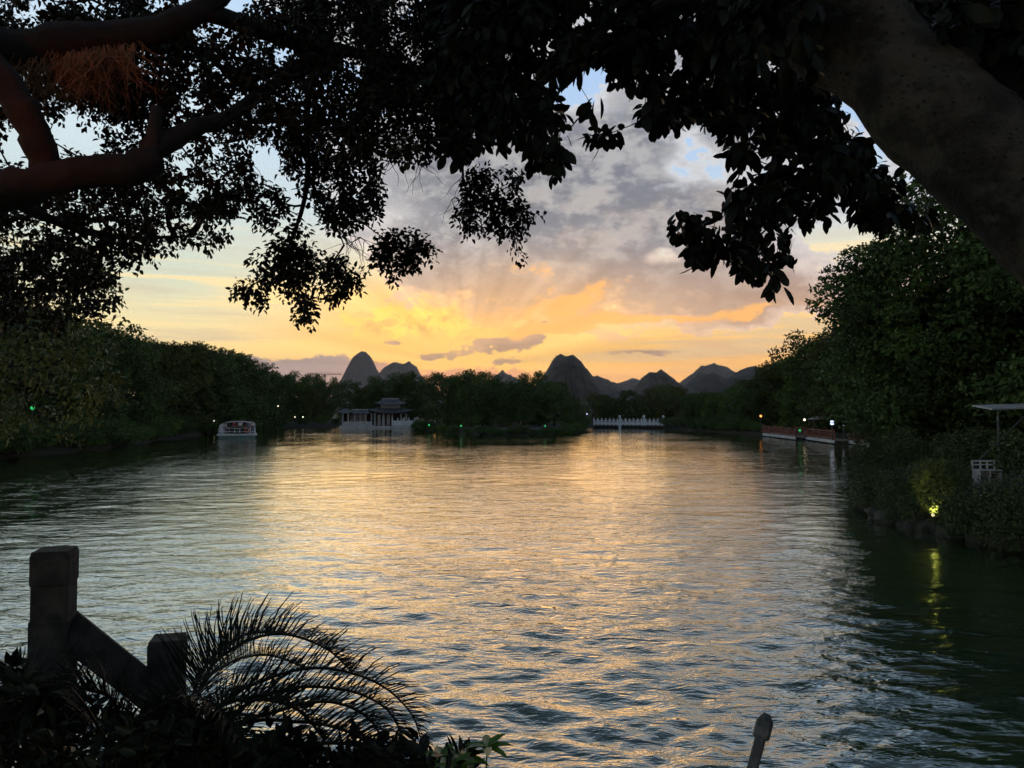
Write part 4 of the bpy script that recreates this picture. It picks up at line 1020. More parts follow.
# kiosk roof
p = onz(820, 440.5) + Vector((1.2, 1.8, 0)); ks = empty('kiosk', (p.x, p.y, 0.45)); tag(ks, 'small kiosk with a pale low pitched roof on the boardwalk', 'kiosk')
mb = MB(); mb.add([(-1.7, -1, 2.05), (1.7, -1, 2.05), (1.7, 1, 2.05), (-1.7, 1, 2.05), (-.5, 0, 2.5), (.5, 0, 2.5)], [(3, 2, 1, 0), (0, 1, 5, 4), (1, 2, 5), (2, 3, 4, 5), (3, 0, 4)]); mb.build('roof', M['pale_stone'], ks)
for x in (-1.45, 1.45):
    for y in (-.8, .8): mb = MB(); mb.box((x, y, 1.03), (.1, .1, 2.06)); mb.build('post', M['dark_wood'], ks)
mb = MB(); mb.box((0, .4, .45), (2.2, .5, .9)); mb.build('counter', M['dark_wood'], ks)
# lamps on and around the boardwalk
def post_lamp(p, h, label, mt, r=0.14, pole='metal', light=None, col=(1, 1, 1), e=20):
    root = empty('lamp_post', p); tag(root, label, 'lamp')
    mb = MB(); mb.lathe((0, 0, 0), [(0.09, 0), (0.05, 0.15), (0.035, 0.3), (0.03, h)], 7); mb.build('pole', M[pole], root)
    mb = MB(); mb.lathe((0, 0, h), [(r * .4, 0), (r, r * .6), (r, r * 1.4), (r * .5, r * 2.1)], 9); mb.build('globe', M[mt], root, True)
    mb = MB(); mb.lathe((0, 0, h + r * 2.1), [(r * .9, 0), (r * .2, r * .5)], 8); mb.build('cap', M['dark_wood'], root)
    return root
p = onz(834.5, 444.5) + Vector((-.1, .3, .47)); 
sg = empty('light_box', p); tag(sg, 'bright bluish-white light box standing at the end of the middle railing', 'light box')
mb = MB(); mb.box((0, 0, .9), (.1, .1, 1.8)); mb.build('post', M['metal'], sg)
mb = MB(); mb.box((0, 0, 1.85), (.3, .14, .45)); mb.build('panel', M['bulb_blue'], sg)
post_lamp(onz(808, 441) + Vector((0, 1.0, .45)), 1.9, 'small white lamp above the left end of the middle railing', 'bulb_white', 0.12)
post_lamp(onz(761, 436.5) + Vector((0.2, 0.6, .4)), 2.2, 'orange lamp on a post left of the left railing', 'bulb_orange', 0.15)
post_lamp(onz(799, 440) + Vector((.3, .5, .4)), 0.6, 'green lamp low in the gap between the two railings', 'bulb_green', 0.14)
post_lamp(onz(844, 446) + Vector((.3, .8, .4)), 1.5, 'cool white lamp in the gap right of the middle railing', 'bulb_blue', 0.10)
# bare poles in the water near the right bank
for i, (x0, y1, y2) in enumerate([(871, 452, 474), (876, 453, 475), (879, 453, 474), (883, 454, 475), (890, 453, 472)]):
    a = at(x0, y1, 43); b_ = at(x0 + rnd.uniform(-.5, .5), y2 + 12, 43); mb = MB(); mb.bar(b_, a, 0.04); o = mb.build('mooring_pole', M['pale_stone'])
    tag(o, 'thin pale pole in the cluster standing in the water before the shrubs', 'pole', 'thin poles standing in the water')

# ------------------------------------------------------------------ white balustrade over the inlet
bl = empty('balustrade', onz(594, 428)); tag(bl, 'long low white stone balustrade across the inlet', 'balustrade')
a = onz(594, 428.2); b_ = onz(662, 428.8); L = (b_ - a).length; bl.location = a; bl.rotation_euler = (0, 0, math.atan2(b_.y - a.y, b_.x - a.x))
mb = MB(); mb.box((L / 2, 0, 0.35), (L, 0.7, 0.35)); mb.box((L / 2, .4, -.2), (L, 1.0, 1.0)); mb.build('plinth', M['concrete'], bl)
mb = MB(); mb.box((L / 2, 0, 1.42), (L, 0.18, 0.12)); mb.box((L / 2, 0, .95), (L, 0.08, 0.5)); mb.build('rail', M['rail_white'], bl)
n = 17
for k in range(n + 1): mb = MB(); mb.box((L * k / n, 0, 1.08), (.24, .24, 1.1)); mb.lathe((L * k / n, 0, 1.63), [(.1, 0), (.13, .08), (.1, .2), (.02, .26)], 7); mb.build('baluster_post', M['rail_white'], bl)
for i, px in enumerate((619.5, 643.5, 663)):
    p = onz(px, 428.5); root = empty('white_column', (p.x, p.y - .4, -.2)); tag(root, ('left', 'middle', 'right')[i] + ' one of three tall white columns along the white balustrade', 'column')
    mb = MB(); mb.lathe((0, 0, 0), [(.24, 0), (.24, .8), (.18, .9), (.16, 2.3)], 10); mb.build('shaft', M['rail_white'], root)
    mb = MB(); mb.lathe((0, 0, 2.3), [(.24, 0), (.27, .1), (.18, .3), (.03, .4)], 10); mb.build('cap', M['rail_white'], root)

# ------------------------------------------------------------------ pavilion
PV = onz(378, 428.5); pv = empty('pavilion', (PV.x, PV.y, 0)); pv.rotation_euler = (0, 0, R(10)); tag(pv, 'white waterside pavilion with a two-tiered grey tiled roof and a low gallery wing', 'pavilion')
def hip_roof(mb, cx, cy, z, hx, hy, h, ridge, up=0.35, over=0.0, n=14):
    """concave hipped roof with upturned corners, solid underneath"""
    rows = 7; V_ = []; 
    def ring(t):
        # t 0 eave .. 1 top
        kx = hx + (ridge - hx) * t; ky = hy * (1 - t) + 0.12 * t; zz = z + h * (t ** 1.55)
        pts = []
        for side in range(4):
            for k in range(n):
                s = k / n * 2 - 1
                lift = up * (abs(s) ** 3.2) * (1 - t) ** 2
                if side == 0: p = (s * kx, -ky)
                elif side == 1: p = (kx, s * ky)
                elif side == 2: p = (-s * kx, ky)
                else: p = (-kx, -s * ky)
                pts.append((cx + p[0] * (1 + 0.05 * abs(s) ** 3 * (1 - t)), cy + p[1] * (1 + 0.05 * abs(s) ** 3 * (1 - t)), zz + lift))
        return pts
    m = 4 * n
    for r_ in range(rows + 1): V_ += ring(r_ / rows)
    under = [(x, y, zz - 0.16) for x, y, zz in ring(0)]
    b = len(V_); V_ += under
    F_ = [(i * m + k, i * m + (k + 1) % m, (i + 1) * m + (k + 1) % m, (i + 1) * m + k) for i in range(rows) for k in range(m)]
    F_ += [(b + k, b + (k + 1) % m, (k + 1) % m, k) for k in range(m)]
    F_ += [tuple(rows * m + k for k in range(m)), tuple(b + k for k in range(m - 1, -1, -1))]
    mb.add(V_, F_)
def tile_mat():
    m = mat('ridged roof tiles', (0.07, 0.08, 0.085), (0.13, 0.14, 0.145), 2.0, 0.7)
    nt = m.node_tree; X.nt = nt; w = nt.nodes.new('ShaderNodeTexWave'); w.inputs['Scale'].default_value = 1.6
    tc = nt.nodes.new('ShaderNodeTexCoord'); nt.links.new(tc.outputs['Object'], w.inputs[0])
    bn = nt.nodes.new('ShaderNodeBump'); bn.inputs['Distance'].default_value = 0.08; nt.links.new(w.outputs['Fac'], bn.inputs['Height']); nt.links.new(bn.outputs[0], nt.nodes['Principled BSDF'].inputs['Normal']); return m
M['tiles'] = tile_mat()
# local x: right, y: away. The wing lies to the left, the hall to the right.
mb = MB(); mb.box((-0.2, 1.6, 0.05), (13.6, 5.4, 0.9)); mb.build('platform', M['pale_stone'], pv)
# hall
for x in (-0.6, 1.0, 2.6, 4.2, 5.2):
    for y in (-0.6, 3.8): mb = MB(); mb.lathe((x, y, .5), [(.2, 0), (.14, .12), (.13, 2.35)], 8); mb.build('column', M['pale_stone'], pv)
mb = MB(); mb.box((2.2, 2.2, 1.65), (5.0, 2.6, 2.3)); mb.build('hall_wall', M['dark_wood'], pv)
for x in (0.2, 1.0, 1.9):
    mb = MB(); mb.box((x, .86, 1.6), (0.55, 0.06, 2.0)); wn = mb.build('door_panel', M['pale_stone'], pv)
mb = MB(); mb.box((2.3, 1.6, 2.92), (6.6, 4.9, 0.14)); mb.build('lintel', M['dark_wood'], pv)
mb = MB(); hip_roof(mb, 2.3, 1.6, 3.0, 3.9, 3.1, 1.35, 2.0, 0.6); rf = mb.build('lower_roof', M['tiles'], pv)
mb = MB(); mb.box((2.3, 1.6, 4.1), (3.6, 2.0, 0.75)); mb.build('clerestory', M['pale_stone'], pv)
mb = MB(); hip_roof(mb, 2.3, 1.6, 4.45, 2.9, 2.1, 1.05, 1.5, 0.55); ur = mb.build('upper_roof', M['tiles'], pv)
mb = MB(); mb.box((2.3, 1.6, 5.52), (3.2, .2, .24)); mb.build('ridge', M['ridge'], ur)
# gallery wing
for x in (-6.4, -5.4, -4.2, -3.2, -2.2, -1.2): 
    mb = MB(); mb.box((x, -0.7, 1.75), (.2, .2, 2.3)); mb.build('column', M['pale_stone'], pv)
mb = MB(); mb.box((-3.8, -0.7, 0.9), (5.4, .14, .85)); mb.build('parapet', M['pale_stone'], pv)
mb = MB(); mb.box((-3.8, 2.3, 1.7), (5.2, .16, 2.4)); mb.box((-6.4, .8, 1.7), (.16, 3.0, 2.4)); mb.build('wing_wall', M['dark_wood'], pv)
for x in (-4.8, -3.7, -2.7): mb = MB(); mb.box((x, 2.15, 1.9), (.7, .1, 1.3)); mb.build('window', M['pale_stone'], pv)
mb = MB(); hip_roof(mb, -5.9, .8, 2.95, 1.25, 2.1, .75, .5, .3); mb.build('pavilion_end_roof', M['tiles'], pv)
mb = MB(); mb.add([(-4.9, -1.2, 2.75), (-1.0, -1.2, 2.75), (-1.0, 2.6, 2.75), (-4.9, 2.6, 2.75), (-4.9, .7, 3.45), (-1.0, .7, 3.45)], [(3, 2, 1, 0), (0, 1, 5, 4), (2, 3, 4, 5), (1, 2, 5), (3, 0, 4)]); gr = mb.build('gallery_roof', M['tiles'], pv)
mb = MB(); mb.box((-2.9, .7, 3.5), (3.7, .16, .16)); mb.build('ridge', M['ridge'], gr)
# white terrace balustrade at the right
mb = MB(); mb.box((4.6, -1.25, 1.0), (4.2, .12, .95)); mb.box((6.7, -.2, 1.0), (.12, 2.2, .95)); mb.build('terrace_balustrade', M['rail_white'], pv)
for x in (2.6, 3.6, 4.6, 5.6, 6.7): mb = MB(); mb.box((x, -1.27, 1.1), (.22, .22, 1.2)); mb.lathe((x, -1.27, 1.7), [(.08, 0), (.14, .1), (.1, .24), (.02, .3)], 7); mb.build('balustrade_post', M['rail_white'], pv)
mb = MB(); mb.box((5.0, -1.0, .2), (5.0, 1.2, .8)); mb.box((8.6, .6, .3), (3.4, .8, .35)); mb.build('landing', M['pale_stone'], pv)

# ------------------------------------------------------------------ people
def person(p, rz, pose, shirt, label, group=None, sc=1.0):
    """one skinned figure; pose 'stand' or 'sit'; hair and clothing are children"""
    if pose == 'stand':
        J = [((0, 0, .95), .145), ((0, 0, 1.18), .125), ((0, 0, 1.40), .15), ((0, 0, 1.52), .055), ((0, -.01, 1.60), .075), ((0, -.01, 1.70), .09),
             ((.19, 0, 1.42), .055), ((.25, -.02, 1.14), .042), ((.26, -.10, .90), .032), ((-.19, 0, 1.42), .055), ((-.25, -.02, 1.14), .042), ((-.24, -.12, .92), .032),
             ((.10, 0, .88), .085), ((.11, -.02, .48), .058), ((.11, .01, .08), .042), ((.11, -.13, .04), .04), ((-.10, 0, .88), .085), ((-.11, -.02, .48), .058), ((-.11, .01, .08), .042), ((-.11, -.13, .04), .04)]
    else:
        J = [((0, 0, .50), .15), ((0, .02, .75), .13), ((0, .02, .98), .15), ((0, .01, 1.10), .055), ((0, -.01, 1.18), .075), ((0, -.01, 1.28), .09),
             ((.19, .02, 1.0), .055), ((.24, -.04, .74), .042), ((.17, -.26, .66), .032), ((-.19, .02, 1.0), .055), ((-.24, -.04, .74), .042), ((-.17, -.26, .66), .032),
             ((.10, -.06, .50), .085), ((.12, -.42, .50), .06), ((.12, -.42, .10), .042), ((.12, -.54, .05), .04), ((-.10, -.06, .50), .085), ((-.12, -.42, .50), .06), ((-.12, -.42, .10), .042), ((-.12, -.54, .05), .04)]
    E = [(0, 1), (1, 2), (2, 3), (3, 4), (4, 5), (2, 6), (6, 7), (7, 8), (2, 9), (9, 10), (10, 11), (0, 12), (12, 13), (13, 14), (14, 15), (0, 16), (16, 17), (17, 18), (18, 19)]
    def skinned(name, idx, mt, grow=0.0, parent=None):
        vi = {k: i for i, k in enumerate(idx)}
        me = bpy.data.meshes.new(name); me.from_pydata([J[k][0] for k in idx], [(vi[a], vi[b_]) for a, b_ in E if a in vi and b_ in vi], []); me.update(); me.materials.append(M[mt])
        o = link(name, me, parent); sk = o.modifiers.new('skin', 'SKIN'); sk.use_smooth_shade = True
        dat = me.skin_vertices[0].data if me.skin_vertices else None
        if dat is None: 
            me.attributes
        for i, k in enumerate(idx): dat[i].radius = (J[k][1] + grow, (J[k][1] + grow) * (.72 if k in (0, 1, 2) else 1)); dat[i].use_root = (i == 0)
        ss = o.modifiers.new('subdivision', 'SUBSURF'); ss.levels = 1; ss.render_levels = 1
        return o
    body = skinned('person', list(range(20)), 'skin')
    body.location = p; body.rotation_euler = (0, 0, rz); body.scale = (sc,) * 3; tag(body, label, 'person', group)
    skinned('shirt', [1, 0, 2, 6, 7, 9, 10] if False else [0, 1, 2, 6, 7, 9, 10], shirt, .014, body)
    skinned('trousers', [0, 12, 13, 14, 16, 17, 18], 'trousers', .012, body)
    h = J[5][0]; mb = MB(); mb.lathe((h[0], h[1] + .015, h[2] - .03), [(.095, 0), (.108, .05), (.095, .11), (.05, .15), (.01, .16)], 10); mb.build('hair', M['hair'], body, True)
    return body

# ------------------------------------------------------------------ tour boat, seen from the stern
BW, BL = 4.6, 9.0
bt = empty('tour_boat', (BOAT[0], BOAT[1], 0)); bt.rotation_euler = (0, 0, R(18)); bt.scale = (1, 1, .84); tag(bt, 'covered white tour boat with passengers heading away across the lake', 'boat')
mb = MB()
sec = [(0, 1.0), (.25 * BL, 1.0), (.6 * BL, .98), (.85 * BL, .7), (BL, .25)]
vs = []
for y, k in sec: vs += [(-BW / 2 * k, y, .55), (-BW / 2 * k * .9, y, -.25), (BW / 2 * k * .9, y, -.25), (BW / 2 * k, y, .55)]
fs = [(0, 1, 2, 3)] + [(4 * i + a, 4 * i + 4 + a, 4 * i + 4 + (a + 1) % 4, 4 * i + (a + 1) % 4) for i in range(4) for a in range(4)] + [(19, 18, 17, 16)]
mb.add(vs, fs); hl = mb.build('hull', M['teal'], bt)
mb = MB(); mb.box((0, 1.2, .60), (BW + .2, 3.0, .14)); mb.box((0, BL * .42, .62), (BW * .96, BL * .6, .1)); mb.build('deck', M['hull'], bt)
mb = MB(); mb.tube([(-BW / 2 - .1, -.32, .5), (BW / 2 + .1, -.32, .5)], .09, 8); mb.build('fender', M['hull'], bt)
# arched roof
mb = MB(); n = 14; pr = []
for k in range(n + 1):
    q = math.pi * k / n; pr.append((-math.cos(q) * BW * .46, 1.9 + math.sin(q) ** .8 * .62))
V_ = []; F_ = []
for y in (0.9, BL * .8):
    V_ += [(x, y, z) for x, z in pr]; V_ += [(x * .97, y, z - .07) for x, z in pr]
m2 = n + 1
for k in range(n): F_ += [(k, k + 1, 2 * m2 + k + 1, 2 * m2 + k), (m2 + k + 1, m2 + k, 3 * m2 + k, 3 * m2 + k + 1), (k + 1, k, m2 + k, m2 + k + 1), (2 * m2 + k, 2 * m2 + k + 1, 3 * m2 + k + 1, 3 * m2 + k)]
mb.add(V_, F_); mb.build('roof', M['pale_stone'], bt)
for y in (0.9, 3.0, 5.2, 7.2):
    for s in (-1, 1):
        mb = MB(); mb.box((s * BW * .455, y, 1.3), (.1, .12, 1.35)); mb.build('pillar', M['white'], bt)
for s in (-1, 1):
    mb = MB(); mb.box((s * BW * .457, 4.0, .92), (.07, 6.2, .55)); mb.build('side_panel', M['hull'], bt)
    mb = MB(); mb.box((s * BW * .45, 4.1, 1.55), (.03, 6.0, .68)); mb.build('side_window', M['glass'], bt)
    # white quarter panels that close the corners of the stern
    mb = MB(); x0 = s * BW * .46; x1 = s * BW * .27
    mb.add([(x0, .86, .7), (x1, .86, .7), (x1 * 1.1, .86, 1.6), (x1, .86, 2.2), (x0 * .9, .86, 2.15), (x0, .86, 1.7), (x0, .92, .7), (x1, .92, .7), (x1 * 1.1, .92, 1.6), (x1, .92, 2.2), (x0 * .9, .92, 2.15), (x0, .92, 1.7)],
           [(0, 1, 2, 3, 4, 5), (11, 10, 9, 8, 7, 6)] + [(k, (k + 1) % 6, 6 + (k + 1) % 6, 6 + k) for k in range(6)])
    mb.build('quarter_panel', M['white'], bt)
mb = MB()
for z in (1.05, 1.55): mb.tube([(-BW / 2 + .1, -.1, z), (BW / 2 - .1, -.1, z)], .035, 6)
for k in range(8): x = -BW / 2 + .1 + k * (BW - .2) / 7; mb.tube([(x, -.1, .65), (x, -.1, 1.55)], .03, 6)
mb.build('stern_railing', M['white'], bt)
mb = MB()
for y in (2.6, 3.8, 5.0, 6.2):
    for x in (-1.2, 1.2): mb.box((x, y, .9), (1.3, .45, .45)); mb.box((x, y - .2, 1.25), (1.3, .07, .5))
mb.build('seats', M['dark_wood'], bt)
# lifebuoy ring
bm = bmesh.new(); me = bpy.data.meshes.new('lifebuoy'); mb = MB(); mb.tube([(1.2 + .27 * math.cos(q * math.pi / 8), -.16, 1.2 + .27 * math.sin(q * math.pi / 8)) for q in range(17)], .06, 6, cap=False)
o = mb.build('lifebuoy', M['lifebuoy'], bt); bm.free()
Mb = Matrix.Translation(Vector((BOAT[0], BOAT[1], 0))) @ Matrix.Rotation(R(18), 4, 'Z')
def onboat(x, y, z): z -= .12; return Mb @ Vector((x, y, z))
person(onboat(-.35, .3, .67), R(160), 'stand', 'shirt_red', 'person in a red top standing at the stern rail of the tour boat')
person(onboat(.35, .55, .67), R(20), 'stand', 'shirt_white', 'person in white standing right of the one in red on the boat stern')
person(onboat(1.35, .4, .67), R(200), 'stand', 'shirt_blue', 'person in blue standing at the right corner of the boat stern')
person(onboat(1.85, .6, .67), R(170), 'stand', 'shirt_white', 'person in white at the far right corner of the boat stern')
person(onboat(-1.5, .5, .67), R(185), 'stand', 'shirt_white', 'person in white at the left corner of the boat stern', None, .88)
for x, y in ((-1.4, 2.55), (1.4, 2.55), (-.9, 3.75), (.9, 3.75)):
    person(onboat(x, y, .62), R(184), 'sit', 'shirt_white', 'passenger in white seated inside the tour boat facing forward', 'seated boat passengers')
person(onboat(1.3, .95, .67), R(10), 'stand', 'shirt_white', 'person in white under the right end of the boat roof') if False else None
for i, (x, t) in enumerate(((4.0, 'left'), (6.1, 'right'))):
    q = Matrix.Translation(Vector((PV.x, PV.y, 0))) @ Matrix.Rotation(R(10), 4, 'Z') @ Vector((x + 1.1, -.5, .6))
    person(q, R(10), 'stand', 'shirt_white', t + ' one of two people in white on the pavilion terrace', None)

# ------------------------------------------------------------------ small lamps on the far shores
for px, py, mt, r_, lab in [(169, 431, 'bulb_white', .16, 'white lamp at the waterline on the left shore, farthest left of the dots'), (214, 421, 'bulb_white', .12, 'white lamp low among the trees just left of the boat'),
                            (278, 406, 'bulb_white', .16, 'white lamp up among the trees right of the boat'), (295, 417, 'bulb_white', .12, 'left lamp of a pair at the shore between boat and pavilion'),
                            (303, 417, 'bulb_white', .14, 'right lamp of a pair at the shore between boat and pavilion'), (429, 425, 'bulb_green', .2, 'green lamp at the left end of the promontory shore'),
                            (461, 426, 'bulb_green', .2, 'green lamp halfway along the promontory shore'), (545, 426, 'bulb_green', .18, 'green lamp near the tip of the promontory'),
                            (587, 414, 'bulb_blue', .16, 'cool white lamp between the promontory and the balustrade')]:
    Y = {169: 99, 214: 118, 278: 152, 295: 152, 303: 152, 429: 117.5, 461: 110.5, 545: 112, 587: 141}[px]
    p = at(px, py, Y); g = gz(p.x, p.y); r_ *= .7; post_lamp((p.x, p.y, min(g, p.z - .4)), max(.4, p.z - min(g, p.z - .4) - r_), lab, mt, r_)
post_lamp(at(32, 432, 56), 1.6, 'bright green lamp in the leaves low at the left edge', 'bulb_green', .14)

# tower cranes far behind the trees
def crane(px, py, Y, w, label, flip=1):
    top = at(px, py, Y); root = empty('tower_crane', (top.x, top.y, 0)); tag(root, label, 'crane')
    h = top.z; s = 1.1
    mb = MB()
    for x in (-s, s):
        for y in (-s, s): mb.bar((x, y, 0), (x, y, h), .22, 4)
    n = int(h / 3.5)
    for k in range(n):
        z = h * k / n; mb.bar((-s, -s, z), (s, -s, z + h / n), .12, 4); mb.bar((s, s, z), (-s, s, z + h / n), .12, 4)
    mb.build('mast', M['crane'], root)
    Lr = w / F * Y; mb = MB(); mb.bar((-Lr * .3 * flip, 0, h), (Lr * .7 * flip, 0, h), .3, 4); mb.bar((-Lr * .3 * flip, 0, h + 2), (Lr * .68 * flip, 0, h + 1.6), .22, 4)
    for k in range(14): x = (-Lr * .3 + Lr * k / 14) * flip; mb.bar((x, 0, h), (x + Lr / 28 * flip, 0, h + 1.8), .12, 4)
    mb.build('jib', M['crane'], root)
    mb = MB(); mb.box((-Lr * .28 * flip, 0, h - 1.5), (3.2, 2, 3)); mb.build('counterweight', M['crane'], root)
    mb = MB(); mb.box((1.5, -1.5, h - 1.8), (2.2, 2.0, 2.6)); mb.build('cab', M['crane'], root)
crane(324, 374.5, 900, 26, 'left tower crane on the skyline beside the pointed hill')
crane(372, 377, 900, 30, 'right tower crane on the skyline in front of the pointed hill', -1)

# ------------------------------------------------------------------ foreground: stone railing
def stone_post(px, top, Y, w, label, zb):
    t = at(px, top, Y); root = empty('stone_post', (t.x, t.y, zb)); root.rotation_euler = (0, 0, R(14)); tag(root, label, 'railing post')
    h = t.z - zb
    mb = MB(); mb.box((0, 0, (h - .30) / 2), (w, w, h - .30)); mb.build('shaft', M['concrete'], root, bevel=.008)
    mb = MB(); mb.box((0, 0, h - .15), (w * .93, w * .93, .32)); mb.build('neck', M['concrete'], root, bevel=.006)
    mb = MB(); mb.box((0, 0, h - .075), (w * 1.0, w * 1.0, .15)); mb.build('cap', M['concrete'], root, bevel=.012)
    return t
t1 = stone_post(55, 551, 3.6, .165, 'taller square stone railing post at the lower left', 2.0)
t2 = stone_post(168, 639, 3.9, .165, 'shorter square stone railing post half buried in the cycad fronds', 1.4)
rl = MB(); a = at(66, 626, 3.62); b_ = at(160, 700, 3.88); dv = (b_ - a); 
up = Vector((0, 0, 1)); sidev = dv.cross(up).normalized() * .075; upv = sidev.cross(dv).normalized(); upv = upv if upv.z > 0 else -upv; upv *= .075
rl.add([a - sidev - upv, a + sidev - upv, b_ + sidev - upv, b_ - sidev - upv, a - sidev + upv, a + sidev + upv, b_ + sidev + upv, b_ - sidev + upv], [(3, 2, 1, 0), (4, 5, 6, 7), (0, 1, 5, 4), (1, 2, 6, 5), (2, 3, 7, 6), (3, 0, 4, 7)])
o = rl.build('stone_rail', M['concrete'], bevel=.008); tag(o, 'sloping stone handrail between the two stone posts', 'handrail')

# ------------------------------------------------------------------ foreground: cycad
cy = empty('cycad', (-1.15, 2.55, 2.3)); tag(cy, 'dark cycad with long arching feathery fronds in the lower left', 'cycad')
def frond(pts, wl=0.20, seed=0, side=1.0):
    r = random.Random(seed); W0 = [Vector(p) for p in pts]
    o2, rr = spline(W0, [.009, .007, .006, .005, .004, .003, .002, .002][:len(W0)], 10)
    mb = MB(); base = Vector(cy.location)
    mb.tube([q - base for q in o2], rr, 5)
    n = 96; tot = len(o2) - 1
    V_ = []; F_ = []
    for k in range(n):
        f = (k + .5) / n * tot * .985 + .01; f = max(f, tot * .12); i = int(f); t = f - i
        p = o2[i].lerp(o2[min(i + 1, tot)], t); tan = (o2[min(i + 1, tot)] - o2[i]).normalized()
        S_ = tan.cross(Vector((0, 0, 1))); S_ = S_.normalized() if S_.length > .1 else Vector((0, 1, 0)); N_ = S_.cross(tan).normalized()
        L = wl * math.sin(math.pi * min(1, (k / n) * .86 + .14)) ** .55 * r.uniform(.72, 1.1)
        for sg in (-1, 1):
            if r.random() < .07: continue
            d = (S_ * sg * .75 + tan * (.65 + r.uniform(-.18, .18)) + N_ * (.42 + r.uniform(-.2, .16))).normalized(); w = tan * .0031
            q1 = p + d * L * .5; q2 = p + d * L * .85 - N_ * L * .05 + tan * L * .06; e = p + d * L - N_ * L * .12 + tan * L * .12
            b = len(V_); V_ += [p - w - base, p + w - base, q1 + w - base, q1 - w - base, q2 + w * .7 - base, q2 - w * .7 - base, e - base]
            F_ += [(b, b + 1, b + 2, b + 3), (b + 3, b + 2, b + 4, b + 5), (b + 5, b + 4, b + 6)]
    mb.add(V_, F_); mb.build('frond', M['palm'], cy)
cb = Vector((-1.15, 2.55, 2.55))
frond([cb, at(200, 690, 2.62), at(235, 648, 2.7), at(280, 634, 2.8), at(325, 648, 2.9), at(352, 672, 2.95)], .27, 1)
frond([cb, at(215, 715, 2.6), at(265, 680, 2.65), at(320, 668, 2.7), at(375, 682, 2.78), at(410, 712, 2.8), at(424, 750, 2.8)], .25, 2)
frond([cb, at(220, 740, 2.5), at(275, 712, 2.5), at(330, 702, 2.55), at(372, 722, 2.6), at(392, 768, 2.6)], .23, 3)
frond([cb, at(190, 705, 2.7), at(212, 658, 2.85), at(248, 634, 3.0), at(285, 634, 3.1)], .25, 4)
frond([cb, at(120, 715, 2.5), at(90, 690, 2.45), at(50, 690, 2.4), at(5, 720, 2.35)], .20, 5)
frond([cb, at(100, 730, 2.6), at(60, 680, 2.75), at(20, 665, 2.85), at(-30, 680, 2.9)], .20, 6)
frond([cb, at(150, 730, 2.4), at(175, 700, 2.2), at(215, 705, 2.1), at(250, 750, 2.0)], .18, 7)
frond([cb, at(240, 770, 2.4), at(310, 745, 2.35), at(370, 750, 2.35), at(420, 790, 2.35)], .18, 8)
frond([cb, at(225, 725, 2.7), at(285, 690, 2.8), at(345, 690, 2.9), at(385, 708, 3.0), at(402, 735, 3.0)], .22, 9)
frond([cb, at(210, 720, 2.4), at(250, 700, 2.4), at(295, 708, 2.42), at(325, 740, 2.45)], .20, 10)
frond([cb, at(196, 700, 2.9), at(228, 664, 3.1), at(268, 655, 3.3), at(306, 668, 3.45)], .22, 11)
frond([cb, at(225, 735, 2.6), at(300, 722, 2.65), at(360, 738, 2.7), at(385, 775, 2.7)], .20, 12)
for i in range(14):
    a_ = i * 2.399 + .3; l = rnd.uniform(.6, .95); q = Vector((math.cos(a_), math.sin(a_), 0)); h = rnd.uniform(.12, .26)
    if q.y > .3: h *= .55; l *= .7
    frond([cb, cb + q * l * .3 + Vector((0, 0, h * .8)), cb + q * l * .65 + Vector((0, 0, h)), cb + q * l + Vector((0, 0, h * .3))], .17, 20 + i)
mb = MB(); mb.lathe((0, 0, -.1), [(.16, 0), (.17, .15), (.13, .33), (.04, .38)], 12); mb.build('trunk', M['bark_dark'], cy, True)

# ------------------------------------------------------------------ foreground: dark shrubs and fresh sprig
def front_shrub(poly, tau, Yr, root_p, label, seed, mt='leaf_large', per=700):
    root = empty('shrub', (0, 0, 0)); tag(root, label, 'shrub')
    c = sample(poly, tau, per, Yr, 2.8, seed=seed)
    c = [p for p in c if p.z > 2.35] or c
    base = Vector(root_p); sd_ = [base, base + Vector((0, 0, .15)), base + Vector((.1, .05, .3)), base + Vector((-.1, .02, .32))]
    d = wire(c, sd_, 'stems', root, .0022)
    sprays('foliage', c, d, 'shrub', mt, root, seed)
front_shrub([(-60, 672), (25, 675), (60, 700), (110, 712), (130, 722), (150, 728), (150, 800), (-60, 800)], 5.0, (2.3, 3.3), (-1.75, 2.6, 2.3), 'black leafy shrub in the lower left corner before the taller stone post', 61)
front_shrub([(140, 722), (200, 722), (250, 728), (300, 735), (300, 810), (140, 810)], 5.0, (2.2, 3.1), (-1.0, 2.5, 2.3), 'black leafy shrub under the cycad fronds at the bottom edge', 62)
front_shrub([(290, 740), (330, 752), (380, 752), (430, 756), (470, 762), (470, 810), (290, 810)], 4.0, (2.3, 2.9), (-.55, 2.5, 2.3), 'low dark shrub at the bottom edge right of the cycad', 63)
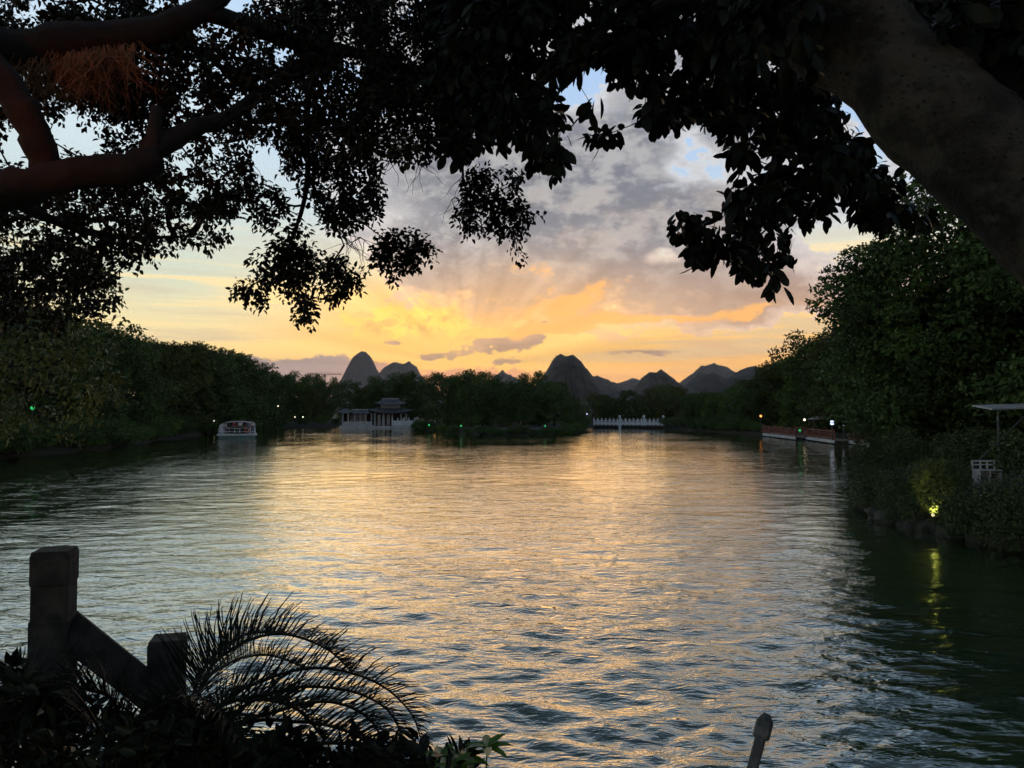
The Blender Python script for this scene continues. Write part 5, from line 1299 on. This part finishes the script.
# fresh green rosettes
sp = empty('umbrella_plant', (-.1, 2.5, 2.3)); tag(sp, 'fresh green sprig with fingered leaves at the bottom edge', 'plant')
st = MB(); C_ = []; Dd = []; 
for px, py, Y, s in [(487, 747, 2.6, 1.0), (466, 757, 2.6, .9), (440, 757, 2.65, .9), (414, 765, 2.6, .9), (455, 768, 2.5, .8), (232, 722, 2.7, .9)][:5]:
    c = at(px, py, Y) - Vector(sp.location); st.tube([(0, 0, 0), c * .5 + Vector((0, 0, .05)), c], [.006, .004, .0025], 5)
    for k in range(8):
        a_ = k / 8 * 6.28 + px; d = Vector((math.cos(a_), math.sin(a_) * .8, .22 + .2 * math.sin(a_ * 2))); C_.append(tuple(c)); Dd.append(tuple(d))
st.build('stem', M['leaf_fresh'], sp)
n = len(C_); o = link('leaves', leaf_mesh('leaves', C_, Dd, np.tile([0, 0, 1.0], (n, 1)), np.full(n, .088), np.full(n, .034), M['leaf_fresh'], .12, .2), sp)

# ------------------------------------------------------------------ leaning steel pole with a cap
pt = at(767, 714, 3.1); pb = at(752, 770, 3.02); dv = (pb - pt).normalized()
pp = empty('steel_pole', pt + dv * 1.6); tag(pp, 'slim leaning steel pole with a blocky cap at the bottom edge', 'pole')
base = Vector(pp.location)
mb = MB(); mb.tube([pt + dv * 1.6 - base, pt + dv * .06 - base], .021, 14); mb.build('shaft', M['metal'], pp, False)
mb = MB(); mb.tube([pt + dv * .095 - base, pt + dv * .085 - base, pt + dv * .03 - base, pt + dv * .022 - base, pt + dv * .012 - base, pt - base], [.030, .033, .033, .029, .022, .014], 8); mb.build('cap', M['metal'], pp)

# ------------------------------------------------------------------ coloured lamps among the left-hand leaves
tri_lamp('red_floodlight', at(-120, 118, 3.2), 'red floodlight beside the left tree, out past the edge, colouring its dry twigs', 'bulb_orange', .06, 'SPOT', (1.0, 0.15, 0.03), 10, at(85, 88, 4.75), 70)

# ------------------------------------------------------------------ evening haze over lake and hills
def make_haze():
    m = bpy.data.materials.new('evening haze'); m.use_nodes = True; nt = m.node_tree
    nt.nodes.remove(nt.nodes['Principled BSDF'])
    v = nt.nodes.new('ShaderNodeVolumePrincipled'); v.inputs['Color'].default_value = (0.86, 0.88, 0.95, 1); v.inputs['Density'].default_value = 0.00006
    v.inputs['Anisotropy'].default_value = 0.2
    nt.links.new(v.outputs[0], nt.nodes['Material Output'].inputs['Volume'])
    mb = MB(); mb.box((0, 2700, 205), (9600, 6600, 414)); o = mb.build('haze', m); tag(o, kind='stuff')
make_haze()
